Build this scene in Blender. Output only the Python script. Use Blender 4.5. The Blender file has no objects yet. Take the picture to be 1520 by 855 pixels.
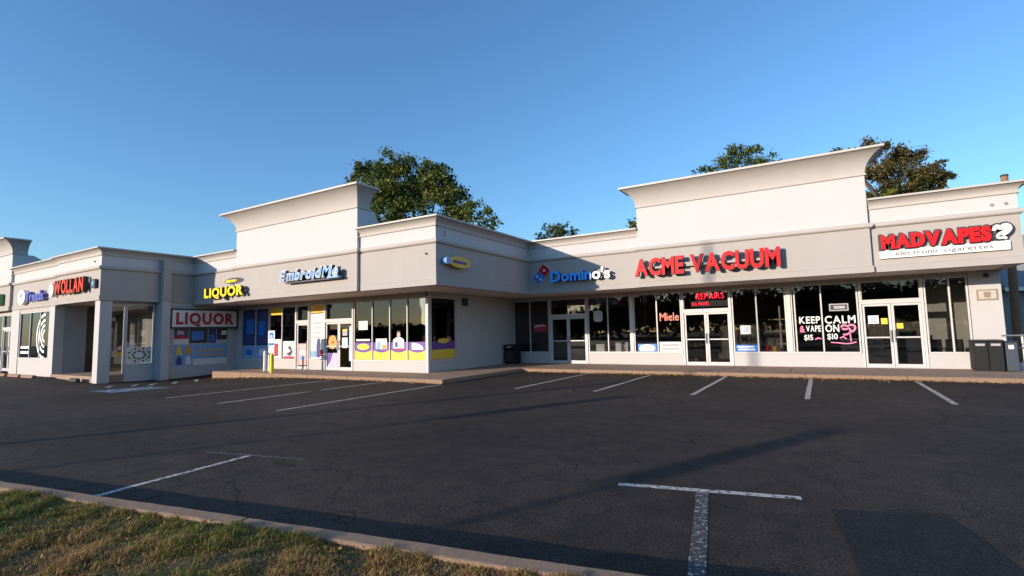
import bpy, bmesh, math, random
import numpy as np
from mathutils import Vector, Matrix

scene = bpy.context.scene
COL = scene.collection
random.seed(7)
rng = np.random.default_rng(7)

# ------------------------------------------------------------------ camera, sky, sun, exposure
cam = bpy.data.cameras.new("camera")
cam.sensor_width = 36.0
cam.lens = 36.0 * 758.4 / 1520.0
cam.clip_start = 0.05
cam.clip_end = 2000.0
camo = bpy.data.objects.new("camera", cam)
COL.objects.link(camo)
fwd = Vector((-0.51260, 0.85431, 0.08598))
rgt = Vector((0.85633, 0.51598, -0.02159))
upv = Vector((0.06281, -0.06256, 0.99606))
m = Matrix.Identity(4)
for i in range(3):
    m[i][0] = rgt[i]; m[i][1] = upv[i]; m[i][2] = -fwd[i]
m[2][3] = 1.6
camo.matrix_world = m
scene.camera = camo

SUN = Vector((0.487, 1.0, -0.21)).normalized()      # direction the light travels
world = bpy.data.worlds.new("World")
scene.world = world
world.use_nodes = True
wnt = world.node_tree
sky = wnt.nodes.new("ShaderNodeTexSky")
sky.sky_type = 'NISHITA'
sky.sun_disc = False
sky.sun_elevation = math.asin(-SUN.z)
sky.sun_rotation = math.atan2(-SUN.x, -SUN.y) % (2 * math.pi)
sky.altitude = 100.0
sky.air_density = 1.15
sky.dust_density = 0.4
sky.ozone_density = 5.0
wnt.links.new(sky.outputs[0], wnt.nodes["Background"].inputs[0])
wnt.nodes["Background"].inputs[1].default_value = 0.15

sl = bpy.data.lights.new("sun", 'SUN')
sl.energy = 3.15
sl.angle = math.radians(0.5)
sl.color = (1.0, 0.84, 0.68)
slo = bpy.data.objects.new("sun", sl)
COL.objects.link(slo)
slo.rotation_euler = SUN.to_track_quat('-Z', 'Y').to_euler()
slo.location = (-30, -60, 20)

scene.view_settings.view_transform = 'Standard'
scene.view_settings.look = 'None'
scene.view_settings.exposure = 0.84
scene.view_settings.gamma = 1.0
scene.view_settings.use_curve_mapping = False
scene.render.engine = 'CYCLES'
scene.cycles.max_bounces = 6
scene.cycles.diffuse_bounces = 3
scene.cycles.glossy_bounces = 4
scene.cycles.transparent_max_bounces = 12
scene.cycles.caustics_reflective = False
scene.cycles.caustics_refractive = False

# ------------------------------------------------------------------ materials
MATS = {}

def new_mat(name):
    mt = bpy.data.materials.new(name)
    mt.use_nodes = True
    nt = mt.node_tree
    b = nt.nodes["Principled BSDF"]
    return mt, nt, b

def mat(name, col, rough=0.7, var=0.12, scale=3.0, bump=0.0, bscale=60.0, metal=0.0, spec=0.5, stain=0.0, stcol=(0.2, 0.17, 0.13), stscale=0.6):
    """painted / plain surface with soft colour variation, optional stains and fine relief"""
    if name in MATS:
        return MATS[name]
    mt, nt, b = new_mat(name)
    N, L = nt.nodes, nt.links
    tc = N.new("ShaderNodeTexCoord")
    nz = N.new("ShaderNodeTexNoise"); nz.inputs["Scale"].default_value = scale; nz.inputs["Detail"].default_value = 6
    L.new(tc.outputs["Object"], nz.inputs["Vector"])
    mx = N.new("ShaderNodeMix"); mx.data_type = 'RGBA'
    mx.inputs[6].default_value = tuple(c * (1 - var) for c in col) + (1,)
    mx.inputs[7].default_value = tuple(min(1, c * (1 + var)) for c in col) + (1,)
    L.new(nz.outputs["Fac"], mx.inputs[0])
    out = mx.outputs[2]
    if stain > 0:
        n2 = N.new("ShaderNodeTexNoise"); n2.inputs["Scale"].default_value = stscale; n2.inputs["Detail"].default_value = 8; n2.inputs["Roughness"].default_value = .7
        mp = N.new("ShaderNodeMapping"); mp.inputs["Scale"].default_value = (1, 1, .35)
        L.new(tc.outputs["Object"], mp.inputs["Vector"]); L.new(mp.outputs[0], n2.inputs["Vector"])
        rp = N.new("ShaderNodeMapRange"); rp.inputs[1].default_value = .5; rp.inputs[2].default_value = .75; rp.inputs[4].default_value = stain
        L.new(n2.outputs["Fac"], rp.inputs[0])
        m2 = N.new("ShaderNodeMix"); m2.data_type = 'RGBA'; m2.inputs[7].default_value = stcol + (1,)
        L.new(rp.outputs[0], m2.inputs[0]); L.new(out, m2.inputs[6]); out = m2.outputs[2]
    if name.endswith("stucco") or name == "painted_wall":      # faint rain streaks
        n4 = N.new("ShaderNodeTexNoise"); n4.inputs["Scale"].default_value = 1.0; n4.inputs["Detail"].default_value = 6; n4.inputs["Roughness"].default_value = .65
        mp = N.new("ShaderNodeMapping"); mp.inputs["Scale"].default_value = (4.5, 4.5, .22)
        L.new(tc.outputs["Object"], mp.inputs["Vector"]); L.new(mp.outputs[0], n4.inputs["Vector"])
        rp = N.new("ShaderNodeMapRange"); rp.inputs[1].default_value = .52; rp.inputs[2].default_value = .78; rp.inputs[4].default_value = .17
        L.new(n4.outputs["Fac"], rp.inputs[0])
        m4 = N.new("ShaderNodeMix"); m4.data_type = 'RGBA'; m4.inputs[7].default_value = stcol + (1,)
        L.new(rp.outputs[0], m4.inputs[0]); L.new(out, m4.inputs[6]); out = m4.outputs[2]
    L.new(out, b.inputs["Base Color"])
    b.inputs["Roughness"].default_value = rough
    b.inputs["Metallic"].default_value = metal
    b.inputs["Specular IOR Level"].default_value = spec
    if bump > 0:
        n3 = N.new("ShaderNodeTexNoise"); n3.inputs["Scale"].default_value = bscale; n3.inputs["Detail"].default_value = 5
        L.new(tc.outputs["Object"], n3.inputs["Vector"])
        bp = N.new("ShaderNodeBump"); bp.inputs["Strength"].default_value = bump; bp.inputs["Distance"].default_value = .02
        L.new(n3.outputs["Fac"], bp.inputs["Height"]); L.new(bp.outputs[0], b.inputs["Normal"])
    MATS[name] = mt
    return mt

def emit(name, col, s):
    if name in MATS:
        return MATS[name]
    mt, nt, b = new_mat(name)
    b.inputs["Base Color"].default_value = tuple(c * .5 for c in col) + (1,)
    b.inputs["Emission Color"].default_value = col + (1,)
    b.inputs["Emission Strength"].default_value = s
    MATS[name] = mt
    return mt

def glass(name, tint, refl=1.0, rough=0.0):
    mt = bpy.data.materials.new(name); mt.use_nodes = True
    nt = mt.node_tree; N, L = nt.nodes, nt.links
    for n in list(N):
        N.remove(n)
    o = N.new("ShaderNodeOutputMaterial"); mix = N.new("ShaderNodeMixShader")
    tr = N.new("ShaderNodeBsdfTransparent"); tr.inputs[0].default_value = tint + (1,)
    gl = N.new("ShaderNodeBsdfGlossy"); gl.inputs["Roughness"].default_value = rough
    gl.inputs[0].default_value = (refl, refl, refl, 1)
    fr = N.new("ShaderNodeFresnel"); fr.inputs[0].default_value = 1.52
    tc = N.new("ShaderNodeTexCoord"); nz = N.new("ShaderNodeTexNoise"); nz.inputs["Scale"].default_value = .7
    bp = N.new("ShaderNodeBump"); bp.inputs["Strength"].default_value = .06; bp.inputs["Distance"].default_value = .02
    L.new(tc.outputs["Object"], nz.inputs["Vector"]); L.new(nz.outputs["Fac"], bp.inputs["Height"])
    L.new(bp.outputs[0], gl.inputs["Normal"])
    L.new(fr.outputs[0], mix.inputs[0]); L.new(tr.outputs[0], mix.inputs[1]); L.new(gl.outputs[0], mix.inputs[2])
    L.new(mix.outputs[0], o.inputs[0])
    MATS[name] = mt
    return mt

GLASS = glass("window_glass", (0.70, 0.71, 0.71))
CLEAR = glass("clear_glass", (0.94, 0.95, 0.95))

def asphalt_mat(name, base, bluish=0.0, cracks=True):
    mt, nt, b = new_mat(name)
    N, L = nt.nodes, nt.links
    tc = N.new("ShaderNodeTexCoord")
    def noise(sc, det=6, ro=.6):
        n = N.new("ShaderNodeTexNoise"); n.inputs["Scale"].default_value = sc; n.inputs["Detail"].default_value = det; n.inputs["Roughness"].default_value = ro
        L.new(tc.outputs["Object"], n.inputs["Vector"]); return n.outputs["Fac"]
    big, mid, fine = noise(.22, 5, .6), noise(2.6, 9, .8), noise(48, 4, .85)
    def ramp(src, a, bb, lo, hi):
        r = N.new("ShaderNodeMapRange"); r.inputs[1].default_value = a; r.inputs[2].default_value = bb; r.inputs[3].default_value = lo; r.inputs[4].default_value = hi
        L.new(src, r.inputs[0]); return r.outputs[0]
    def mul(a, c):
        r = N.new("ShaderNodeMath"); r.operation = 'MULTIPLY'; L.new(a, r.inputs[0]); L.new(c, r.inputs[1]); return r.outputs[0]
    v = mul(mul(ramp(big, .35, .65, .68, 1.38), ramp(mid, .3, .7, .52, 1.55)), ramp(fine, .40, .62, .22, 2.1))
    if cracks:
        vo = N.new("ShaderNodeTexVoronoi"); vo.feature = 'DISTANCE_TO_EDGE'; vo.inputs["Scale"].default_value = .9
        wp = N.new("ShaderNodeVectorMath"); wp.operation = 'MULTIPLY_ADD'
        wn = N.new("ShaderNodeTexNoise"); wn.inputs["Scale"].default_value = 3.5; wn.inputs["Detail"].default_value = 6
        L.new(tc.outputs["Object"], wn.inputs["Vector"])
        L.new(wn.outputs["Color"], wp.inputs[0]); wp.inputs[1].default_value = (.45, .45, .45); L.new(tc.outputs["Object"], wp.inputs[2])
        L.new(wp.outputs[0], vo.inputs["Vector"])
        ck = ramp(vo.outputs["Distance"], 0.0, .016, .22, 1.0)
        gate = ramp(noise(.5, 3), .44, .54, 0, 1)
        g = N.new("ShaderNodeMix"); g.data_type = 'FLOAT'; g.inputs[2].default_value = 1.0
        L.new(gate, g.inputs[0]); L.new(ck, g.inputs[3])
        v = mul(v, g.outputs[0])
    cm = N.new("ShaderNodeMix"); cm.data_type = 'RGBA'; cm.blend_type = 'MULTIPLY'; cm.inputs[0].default_value = 1
    cm.inputs[6].default_value = base + (1,)
    cc = N.new("ShaderNodeCombineColor")
    for i in range(3):
        L.new(v, cc.inputs[i])
    L.new(cc.outputs[0], cm.inputs[7]); L.new(cm.outputs[2], b.inputs["Base Color"])
    b.inputs["Roughness"].default_value = .85
    b.inputs["Specular IOR Level"].default_value = .25
    bp = N.new("ShaderNodeBump"); bp.inputs["Strength"].default_value = .55; bp.inputs["Distance"].default_value = .008
    L.new(fine, bp.inputs["Height"])
    b2 = N.new("ShaderNodeBump"); b2.inputs["Strength"].default_value = .4; b2.inputs["Distance"].default_value = .03
    L.new(mid, b2.inputs["Height"]); L.new(bp.outputs[0], b2.inputs["Normal"])
    L.new(b2.outputs[0], b.inputs["Normal"])
    MATS[name] = mt
    return mt

def paint_mat(name, col, wear=.5, scale=14.0):
    """road paint worn through to the asphalt underneath"""
    mt, nt, b = new_mat(name)
    N, L = nt.nodes, nt.links
    tc = N.new("ShaderNodeTexCoord")
    n = N.new("ShaderNodeTexNoise"); n.inputs["Scale"].default_value = scale; n.inputs["Detail"].default_value = 8; n.inputs["Roughness"].default_value = .75
    L.new(tc.outputs["Object"], n.inputs["Vector"])
    r = N.new("ShaderNodeMapRange"); r.inputs[1].default_value = .62 - .25 * wear; r.inputs[2].default_value = .70 - .22 * wear
    L.new(n.outputs["Fac"], r.inputs[0])
    mx = N.new("ShaderNodeMix"); mx.data_type = 'RGBA'; mx.inputs[6].default_value = col + (1,); mx.inputs[7].default_value = (.05, .048, .046, 1)
    L.new(r.outputs[0], mx.inputs[0]); L.new(mx.outputs[2], b.inputs["Base Color"])
    b.inputs["Roughness"].default_value = .8
    MATS[name] = mt
    return mt

def leaf_mat(name, ramp, rough=.6, trans=.25):
    mt, nt, b = new_mat(name)
    N, L = nt.nodes, nt.links
    at = N.new("ShaderNodeAttribute"); at.attribute_name = "tint"
    cr = N.new("ShaderNodeValToRGB")
    while len(cr.color_ramp.elements) < len(ramp):
        cr.color_ramp.elements.new(.5)
    for e, (pos, c) in zip(cr.color_ramp.elements, ramp):
        e.position = pos; e.color = c + (1,)
    L.new(at.outputs["Fac"], cr.inputs[0]); L.new(cr.outputs[0], b.inputs["Base Color"])
    b.inputs["Roughness"].default_value = rough
    b.inputs["Specular IOR Level"].default_value = .3
    if trans:
        o = N["Material Output"]; t = N.new("ShaderNodeBsdfTranslucent"); mx = N.new("ShaderNodeMixShader"); mx.inputs[0].default_value = trans
        L.new(cr.outputs[0], t.inputs[0]); L.new(b.outputs[0], mx.inputs[1]); L.new(t.outputs[0], mx.inputs[2]); L.new(mx.outputs[0], o.inputs[0])
    MATS[name] = mt
    return mt

BEIGE = mat("beige_stucco", (.425, .392, .368), .9, .05, 1.2, .25, 140, stain=.12, stcol=(.31, .28, .25))
WHITE = mat("white_stucco", (.555, .545, .55), .9, .03, 1.0, .2, 140, stain=.10, stcol=(.55, .52, .48))
TRIM = mat("trim_stucco", (.475, .44, .415), .85, .05, 1.5, .15, 120, stain=.15, stcol=(.38, .34, .31))
CAP = mat("cap_flashing", (.50, .47, .43), .5, .05, 2)
WALL = mat("painted_wall", (.52, .505, .50), .8, .05, 1.2, .2, 90, stain=.2, stcol=(.42, .39, .35))
SOFFIT = mat("soffit_paint", (.78, .69, .60), .85, .06, 1.5, stain=.2, stcol=(.45, .39, .33))
FRAME = mat("white_aluminium", (.60, .585, .58), .45, .04, 4)
ROOF = mat("roof_membrane", (.25, .24, .23), .9, .1, 2)
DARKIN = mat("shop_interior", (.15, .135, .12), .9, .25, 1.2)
FLOORIN = mat("shop_floor", (.20, .175, .15), .6, .2, 2)
CEILIN = mat("shop_ceiling", (.30, .29, .28), .9, .05, 2)
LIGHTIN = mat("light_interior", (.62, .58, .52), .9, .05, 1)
CONC = mat("concrete", (.36, .245, .175), .9, .2, 3.5, .5, 120, stain=.45, stcol=(.22, .19, .16), stscale=1.2)
KERBM = mat("kerb_concrete", (.34, .222, .145), .92, .38, 22, .8, 160, stain=.5, stcol=(.2, .17, .145), stscale=3)
BLACKM = mat("black_metal", (.005, .005, .006), .7, .2, 5)
DARKM = mat("dark_metal", (.03, .03, .033), .6, .2, 5)
GREYM = mat("grey_metal", (.33, .33, .34), .4, .1, 5, metal=.6)
WHITEP = mat("white_plastic", (.82, .82, .80), .4, .02, 3)
REDP = mat("red_plastic", (.55, .010, .016), .5, .05, 3, spec=.2)
BLUEP = mat("blue_plastic", (.006, .19, .66), .35, .04, 3)
LBLUEP = mat("light_blue_plastic", (.20, .40, .80), .4, .05, 3)
YELLOWP = mat("yellow_plastic", (.85, .66, .01), .4, .04, 3)
GOLDP = mat("gold_plastic", (.72, .50, .02), .4, .04, 3)
PURPLE = mat("purple_print", (.12, .045, .30), .5, 0.22, 11, stain=0.22, stcol=(.35, .33, .32), stscale=9)
YPRINT = mat("yellow_print", (.88, .58, .05), .5, 0.22, 11, stain=0.2, stcol=(.7, .45, .2), stscale=9)
PAPER = mat("paper_print", (.80, .78, .75), .6, 0.10, 11, stain=0.25, stcol=(.45, .40, .36), stscale=9)
PINKPR = mat("pink_print", (.78, .42, .40), .6, 0.22, 11, stain=0.22, stcol=(.35, .33, .32), stscale=9)
PINK = mat("pink_paint", (.85, .25, .45), .6, .05, 5)
WPAINT = mat("window_white_paint", (.85, .88, .84), .6, .05, 5)
ORANGE = mat("orange_print", (.80, .33, .06), .6, 0.22, 11, stain=0.22, stcol=(.35, .33, .32), stscale=9)
NAVY = mat("navy_print", (.03, .05, .20), .5, 0.36, 11, stain=0.22, stcol=(.35, .33, .32), stscale=9)
SKYPR = mat("sky_blue_print", (.22, .42, .72), .6, 0.27, 11, stain=0.22, stcol=(.35, .33, .32), stscale=9)
CRIMSON = mat("crimson_print", (.45, .02, .05), .6, 0.27, 11, stain=0.22, stcol=(.35, .33, .32), stscale=9)
GREENPR = mat("green_print", (.10, .32, .12), .6, 0.27, 11, stain=0.22, stcol=(.35, .33, .32), stscale=9)
GREYPR = mat("grey_print", (.40, .40, .42), .6, 0.22, 11, stain=0.22, stcol=(.35, .33, .32), stscale=9)
DARKPR = mat("dark_print", (.04, .04, .055), .5, .2, 5)
TAN = mat("tan_print", (.55, .42, .26), .6, 0.27, 11, stain=0.22, stcol=(.35, .33, .32), stscale=9)
WOODM = mat("pole_wood", (.30, .15, .08), .9, .3, 6, .5, 40)
BARK = mat("bark", (.10, .075, .055), .95, .3, 6, .6, 30)
RET = mat("letter_returns", (.035, .032, .032), .6, .1, 4)
NEONR = emit("red_neon", (1.0, .02, .04), 2.2)
NEONB = emit("blue_neon", (.02, .25, 1.0), 2.5)
ASPH = asphalt_mat("asphalt", (.040, .0295, .0222))
ASPHD = asphalt_mat("patch_asphalt", (.017, .0155, .015), cracks=False)
LINE = paint_mat("white_line_paint", (.64, .57, .50), .55)
LINEW = paint_mat("worn_line_paint", (.66, .59, .52), 1.02, 20)
LINEF = paint_mat("faint_line_paint", (.25, .22, .195), .9)
LINEB = paint_mat("blue_line_paint", (.42, .58, .66), .5)
BLUEG = paint_mat("blue_ground_paint", (.16, .28, .46), .75)

# ------------------------------------------------------------------ helpers
def tag(o, label=None, cat=None, group=None, kind=None):
    if label: o["label"] = label
    if cat: o["category"] = cat
    if group: o["group"] = group
    if kind: o["kind"] = kind
    return o

def thing(name, label, cat, loc=(0, 0, 0), group=None, rz=0.0):
    o = bpy.data.objects.new(name, None)
    o.empty_display_size = .2
    COL.objects.link(o)
    o.location = loc
    o.rotation_euler = (0, 0, rz)
    return tag(o, label, cat, group)

def world_of(o):
    """matrix of an object from its basis, without a depsgraph update"""
    mw = Matrix.LocRotScale(o.location, o.rotation_euler, o.scale)
    return world_of(o.parent) @ mw if o.parent else mw

def obj(name, bm_or_me, material, parent=None, local=False):
    """one mesh object; vertices are world coordinates unless local"""
    if isinstance(bm_or_me, bmesh.types.BMesh):
        me = bpy.data.meshes.new(name)
        bm_or_me.to_mesh(me); bm_or_me.free()
    else:
        me = bm_or_me
    if material is not None and not me.materials:
        me.materials.append(material)
    o = bpy.data.objects.new(name, me)
    COL.objects.link(o)
    if parent is not None:
        o.parent = parent
        if not local:
            w = world_of(parent).inverted()
            o.location = w.to_translation()
            o.rotation_euler = w.to_euler()
    return o

def add_box(bm, x0, x1, y0, y1, z0, z1, bev=0.0):
    v = [bm.verts.new(p) for p in ((x0, y0, z0), (x1, y0, z0), (x1, y1, z0), (x0, y1, z0), (x0, y0, z1), (x1, y0, z1), (x1, y1, z1), (x0, y1, z1))]
    f = [bm.faces.new([v[i] for i in q]) for q in ((3, 2, 1, 0), (4, 5, 6, 7), (0, 1, 5, 4), (1, 2, 6, 5), (2, 3, 7, 6), (3, 0, 4, 7))]
    if bev:
        es = set(e for q in f for e in q.edges)
        bmesh.ops.bevel(bm, geom=list(es), offset=bev, segments=1, affect='EDGES')
    return v

def box(name, x0, x1, y0, y1, z0, z1, material, parent=None, bev=0.0, local=False):
    bm = bmesh.new()
    add_box(bm, min(x0, x1), max(x0, x1), min(y0, y1), max(y0, y1), min(z0, z1), max(z0, z1), bev)
    return obj(name, bm, material, parent, local)

def add_cyl(bm, p0, p1, r0, r1=None, n=10, cap=True):
    r1 = r0 if r1 is None else r1
    p0, p1 = Vector(p0), Vector(p1)
    d = (p1 - p0).normalized()
    a = d.orthogonal().normalized(); c = d.cross(a)
    A = [bm.verts.new(p0 + (a * math.cos(2 * math.pi * i / n) + c * math.sin(2 * math.pi * i / n)) * r0) for i in range(n)]
    B = [bm.verts.new(p1 + (a * math.cos(2 * math.pi * i / n) + c * math.sin(2 * math.pi * i / n)) * r1) for i in range(n)]
    for i in range(n):
        bm.faces.new((A[i], A[(i + 1) % n], B[(i + 1) % n], B[i]))
    if cap:
        bm.faces.new(A[::-1]); bm.faces.new(B)

def prism(bm, pts, ext, to3):
    """extrude a 2-D polygon (a,b) by ext=(e0,e1) through the map to3(a,b,e)"""
    A = [bm.verts.new(to3(a, b, ext[0])) for a, b in pts]
    B = [bm.verts.new(to3(a, b, ext[1])) for a, b in pts]
    n = len(pts)
    bm.faces.new(A[::-1]); bm.faces.new(B)
    for i in range(n):
        bm.faces.new((A[i], A[(i + 1) % n], B[(i + 1) % n], B[i]))
    bmesh.ops.recalc_face_normals(bm, faces=bm.faces[:])

def sweep(name, prof, path, material, parent, pre=None, post=None, smooth=False):
    """sweep a closed profile (d outward, z) along a polyline in plan with mitred corners"""
    bm = bmesh.new()
    P = [Vector(p) for p in path]
    full = ([Vector(pre)] if pre else []) + P + ([Vector(post)] if post else [])
    off = 1 if pre else 0
    rings = []
    for i, p in enumerate(P):
        k = i + off
        ns = []
        if k > 0:
            d = (full[k] - full[k - 1]).normalized(); ns.append(Vector((d.y, -d.x)))
        if k < len(full) - 1:
            d = (full[k + 1] - full[k]).normalized(); ns.append(Vector((d.y, -d.x)))
        n = ns[0] if len(ns) == 1 else (ns[0] + ns[1]) / (1 + ns[0].dot(ns[1]))
        rings.append([bm.verts.new((p.x + n.x * d_, p.y + n.y * d_, z)) for d_, z in prof])
    m_ = len(prof)
    for a, b in zip(rings, rings[1:]):
        for i in range(m_):
            bm.faces.new((a[i], a[(i + 1) % m_], b[(i + 1) % m_], b[i]))
    bm.faces.new(rings[0][::-1]); bm.faces.new(rings[-1])
    bmesh.ops.recalc_face_normals(bm, faces=bm.faces[:])
    return obj(name, bm, material, parent)

FRONT = lambda y: (lambda a, b, e: (a, y - e, b))       # faces -Y, e = proud distance
SIDE = lambda x: (lambda a, b, e: (x + e, a, b))        # faces +X

# ------------------------------------------------------------------ lettering
_scratch = bpy.data.curves.new("scratch_text", 'FONT')
_so = bpy.data.objects.new("scratch_text", _scratch)
COL.objects.link(_so)
_cache = {}

def glyph(ch, offset, shear, res=3):
    key = (ch, round(offset, 4), round(shear, 3))
    if key not in _cache:
        _scratch.body = ch; _scratch.size = 1.0; _scratch.extrude = 0.5
        _scratch.offset = offset; _scratch.shear = shear; _scratch.resolution_u = res
        bpy.context.view_layer.update()
        dg = bpy.context.evaluated_depsgraph_get()
        me = _so.evaluated_get(dg).to_mesh()
        V = [tuple(v.co) for v in me.vertices]; F = [tuple(q.vertices) for q in me.polygons]
        _so.evaluated_get(dg).to_mesh_clear()
        xs = [v[0] for v in V] or [0]
        _cache[key] = (V, F, min(xs), max(xs))
    return _cache[key]

def glow_face(name, col, s_):
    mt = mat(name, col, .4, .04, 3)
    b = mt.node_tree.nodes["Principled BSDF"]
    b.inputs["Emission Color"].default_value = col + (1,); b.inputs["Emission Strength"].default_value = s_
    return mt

def lettering(parent, text, a0, a1, b0, b1, e0, e1, to3, material, offset=.0, shear=0.0, gap=.08, space=.35, name="letter", ref='H', matfun=None, fit=True, joined=False, returns=None):
    """letters as single meshes set out from a0..a1, cap height b0..b1, proud e0..e1"""
    Vr, Fr, _, _ = glyph(ref, offset, shear)
    lo = min(v[1] for v in Vr); hi = max(v[1] for v in Vr)
    pen = 0.0; lay = []
    for ch in text:
        if ch == ' ':
            pen += space; continue
        V, F, x0, x1 = glyph(ch, offset, shear)
        lay.append((ch, V, F, pen - x0)); pen += (x1 - x0) + gap
    pen -= gap
    sx = (a1 - a0) / pen; sy = (b1 - b0) / (hi - lo)
    out = []
    BV, BF = [], []
    for k, (ch, V, F, dx) in enumerate(lay):
        vv = [to3(a0 + (v[0] + dx) * sx, b0 + (v[1] - lo) * sy, e0 + (v[2] + .5) * (e1 - e0)) for v in V]
        if joined:
            o_ = len(BV); BV += vv; BF += [tuple(i + o_ for i in f) for f in F]; continue
        me = bpy.data.meshes.new(name); me.from_pydata(vv, [], F); me.update()
        if returns is not None:
            me.materials.append(matfun(k) if matfun else material); me.materials.append(returns)
            me.polygons.foreach_set("material_index", [0 if all(V[i][2] > .49 for i in f) else 1 for f in F])
        out.append(obj(name, me, matfun(k) if matfun else material, parent))
    if joined:
        me = bpy.data.meshes.new(name); me.from_pydata(BV, [], BF); me.update()
        out.append(obj(name, me, material, parent))
    return out

def ellipse(a, b, ra, rb, n=40):
    return [(a + ra * math.cos(2 * math.pi * i / n), b + rb * math.sin(2 * math.pi * i / n)) for i in range(n)]

def plate(name, pts, e0, e1, to3, material, parent):
    bm = bmesh.new(); prism(bm, pts, (e0, e1), to3)
    return obj(name, bm, material, parent)

def rect(a0, a1, b0, b1):
    return [(a0, b0), (a1, b0), (a1, b1), (a0, b1)]

def ribbon(pts, widths):
    """outline of a brush stroke along a 2-D polyline"""
    P = [Vector(p) for p in pts]; L_, R_ = [], []
    for i, p in enumerate(P):
        d = (P[min(i + 1, len(P) - 1)] - P[max(i - 1, 0)]).normalized(); n = Vector((-d.y, d.x))
        L_.append(p + n * widths[i] / 2); R_.append(p - n * widths[i] / 2)
    return L_, R_

def stroke(name, pts, widths, e0, e1, to3, material, parent):
    L_, R_ = ribbon(pts, widths)
    bm = bmesh.new()
    def ring(e): return [bm.verts.new(to3(p.x, p.y, e)) for p in L_], [bm.verts.new(to3(p.x, p.y, e)) for p in R_]
    a, b = ring(e0); c, d = ring(e1)
    for i in range(len(pts) - 1):
        bm.faces.new((c[i], d[i], d[i + 1], c[i + 1])); bm.faces.new((a[i + 1], b[i + 1], b[i], a[i]))
        bm.faces.new((a[i], c[i], c[i + 1], a[i + 1])); bm.faces.new((b[i + 1], d[i + 1], d[i], b[i]))
    bm.faces.new((a[0], b[0], d[0], c[0])); bm.faces.new((c[-1], d[-1], b[-1], a[-1]))
    bmesh.ops.recalc_face_normals(bm, faces=bm.faces[:])
    return obj(name, bm, material, parent)

# ------------------------------------------------------------------ ground
def gz(x, y):
    return -0.19 * math.exp(-((x + 24.6) / 4.2) ** 2 - ((y - 12.2) / 3.4) ** 2) - 0.06 * math.exp(-((x + 25) / 7.0) ** 2 - ((y - 8.5) / 4.0) ** 2)

box("ground", -400, 400, -400, 400, -1.0, -0.55, mat("far_ground", (.07, .075, .04), .95, .3, .1), None)["kind"] = "structure"

def grid_sheet(name, xs, ys, zf, material):
    bm = bmesh.new()
    V = [[bm.verts.new((x, y, zf(x, y))) for x in xs] for y in ys]
    for j in range(len(ys) - 1):
        for i in range(len(xs) - 1):
            bm.faces.new((V[j][i], V[j][i + 1], V[j + 1][i + 1], V[j + 1][i]))
    o = obj(name, bm, material); o["kind"] = "structure"
    for p in o.data.polygons: p.use_smooth = True
    return o

lotx = [-90, -70, -55, -45] + [-40 + .8 * i for i in range(46)] + [0, 10, 25, 45, 70]
loty = [-70, -40, -20, -10, -5, 0] + [1.5 + .8 * i for i in range(22)] + [20, 26, 34, 45, 60]
grid_sheet("parking_lot", lotx, loty, gz, ASPH)

KA = math.atan2(1.10, 6.24)                        # the kerb and the near row run about ten degrees off the shop fronts
KU = Vector((math.cos(KA), math.sin(KA)))
KN = Vector((-math.sin(KA), math.cos(KA)))
KP = Vector((-1.29, 3.05))                          # a point on the kerb's lot-side top edge
def kp(u, n): q = KP + KU * u + KN * n; return q

# verge: soil sheet behind the kerb
def vz(x, y):
    return .125 + .018 * math.sin(x * 2.1 + y * 1.3) + .012 * math.sin(x * 5.3 - y * 4.1)
bm = bmesh.new()
us = [-30, -20, -14, -10] + [-9 + .25 * i for i in range(41)] + [3, 6, 12, 20]
ns = [-.16, -.3, -.45, -.6, -.8, -1.0, -1.2, -1.5, -1.8, -2.2, -2.8, -3.6, -5.0]
V = []
for n_ in ns:
    row = []
    for u in us:
        q = kp(u, n_); row.append(bm.verts.new((q.x, q.y, vz(q.x, q.y) if n_ > -4.9 else -.05)))
    V.append(row)
for j in range(len(ns) - 1):
    for i in range(len(us) - 1):
        bm.faces.new((V[j + 1][i], V[j + 1][i + 1], V[j][i + 1], V[j][i]))
SOIL, snt, sb = new_mat("verge_soil")
tc = snt.nodes.new("ShaderNodeTexCoord"); nz = snt.nodes.new("ShaderNodeTexNoise"); nz.inputs["Scale"].default_value = 16; nz.inputs["Detail"].default_value = 8
cr = snt.nodes.new("ShaderNodeValToRGB")
cr.color_ramp.elements[0].position = .35; cr.color_ramp.elements[0].color = (.06, .05, .022, 1)
cr.color_ramp.elements[1].position = .68; cr.color_ramp.elements[1].color = (.20, .12, .055, 1)
snt.links.new(tc.outputs["Object"], nz.inputs["Vector"]); snt.links.new(nz.outputs["Fac"], cr.inputs[0]); snt.links.new(cr.outputs[0], sb.inputs["Base Color"])
sb.inputs["Roughness"].default_value = 1
o = obj("verge", bm, SOIL); o["kind"] = "structure"

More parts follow.
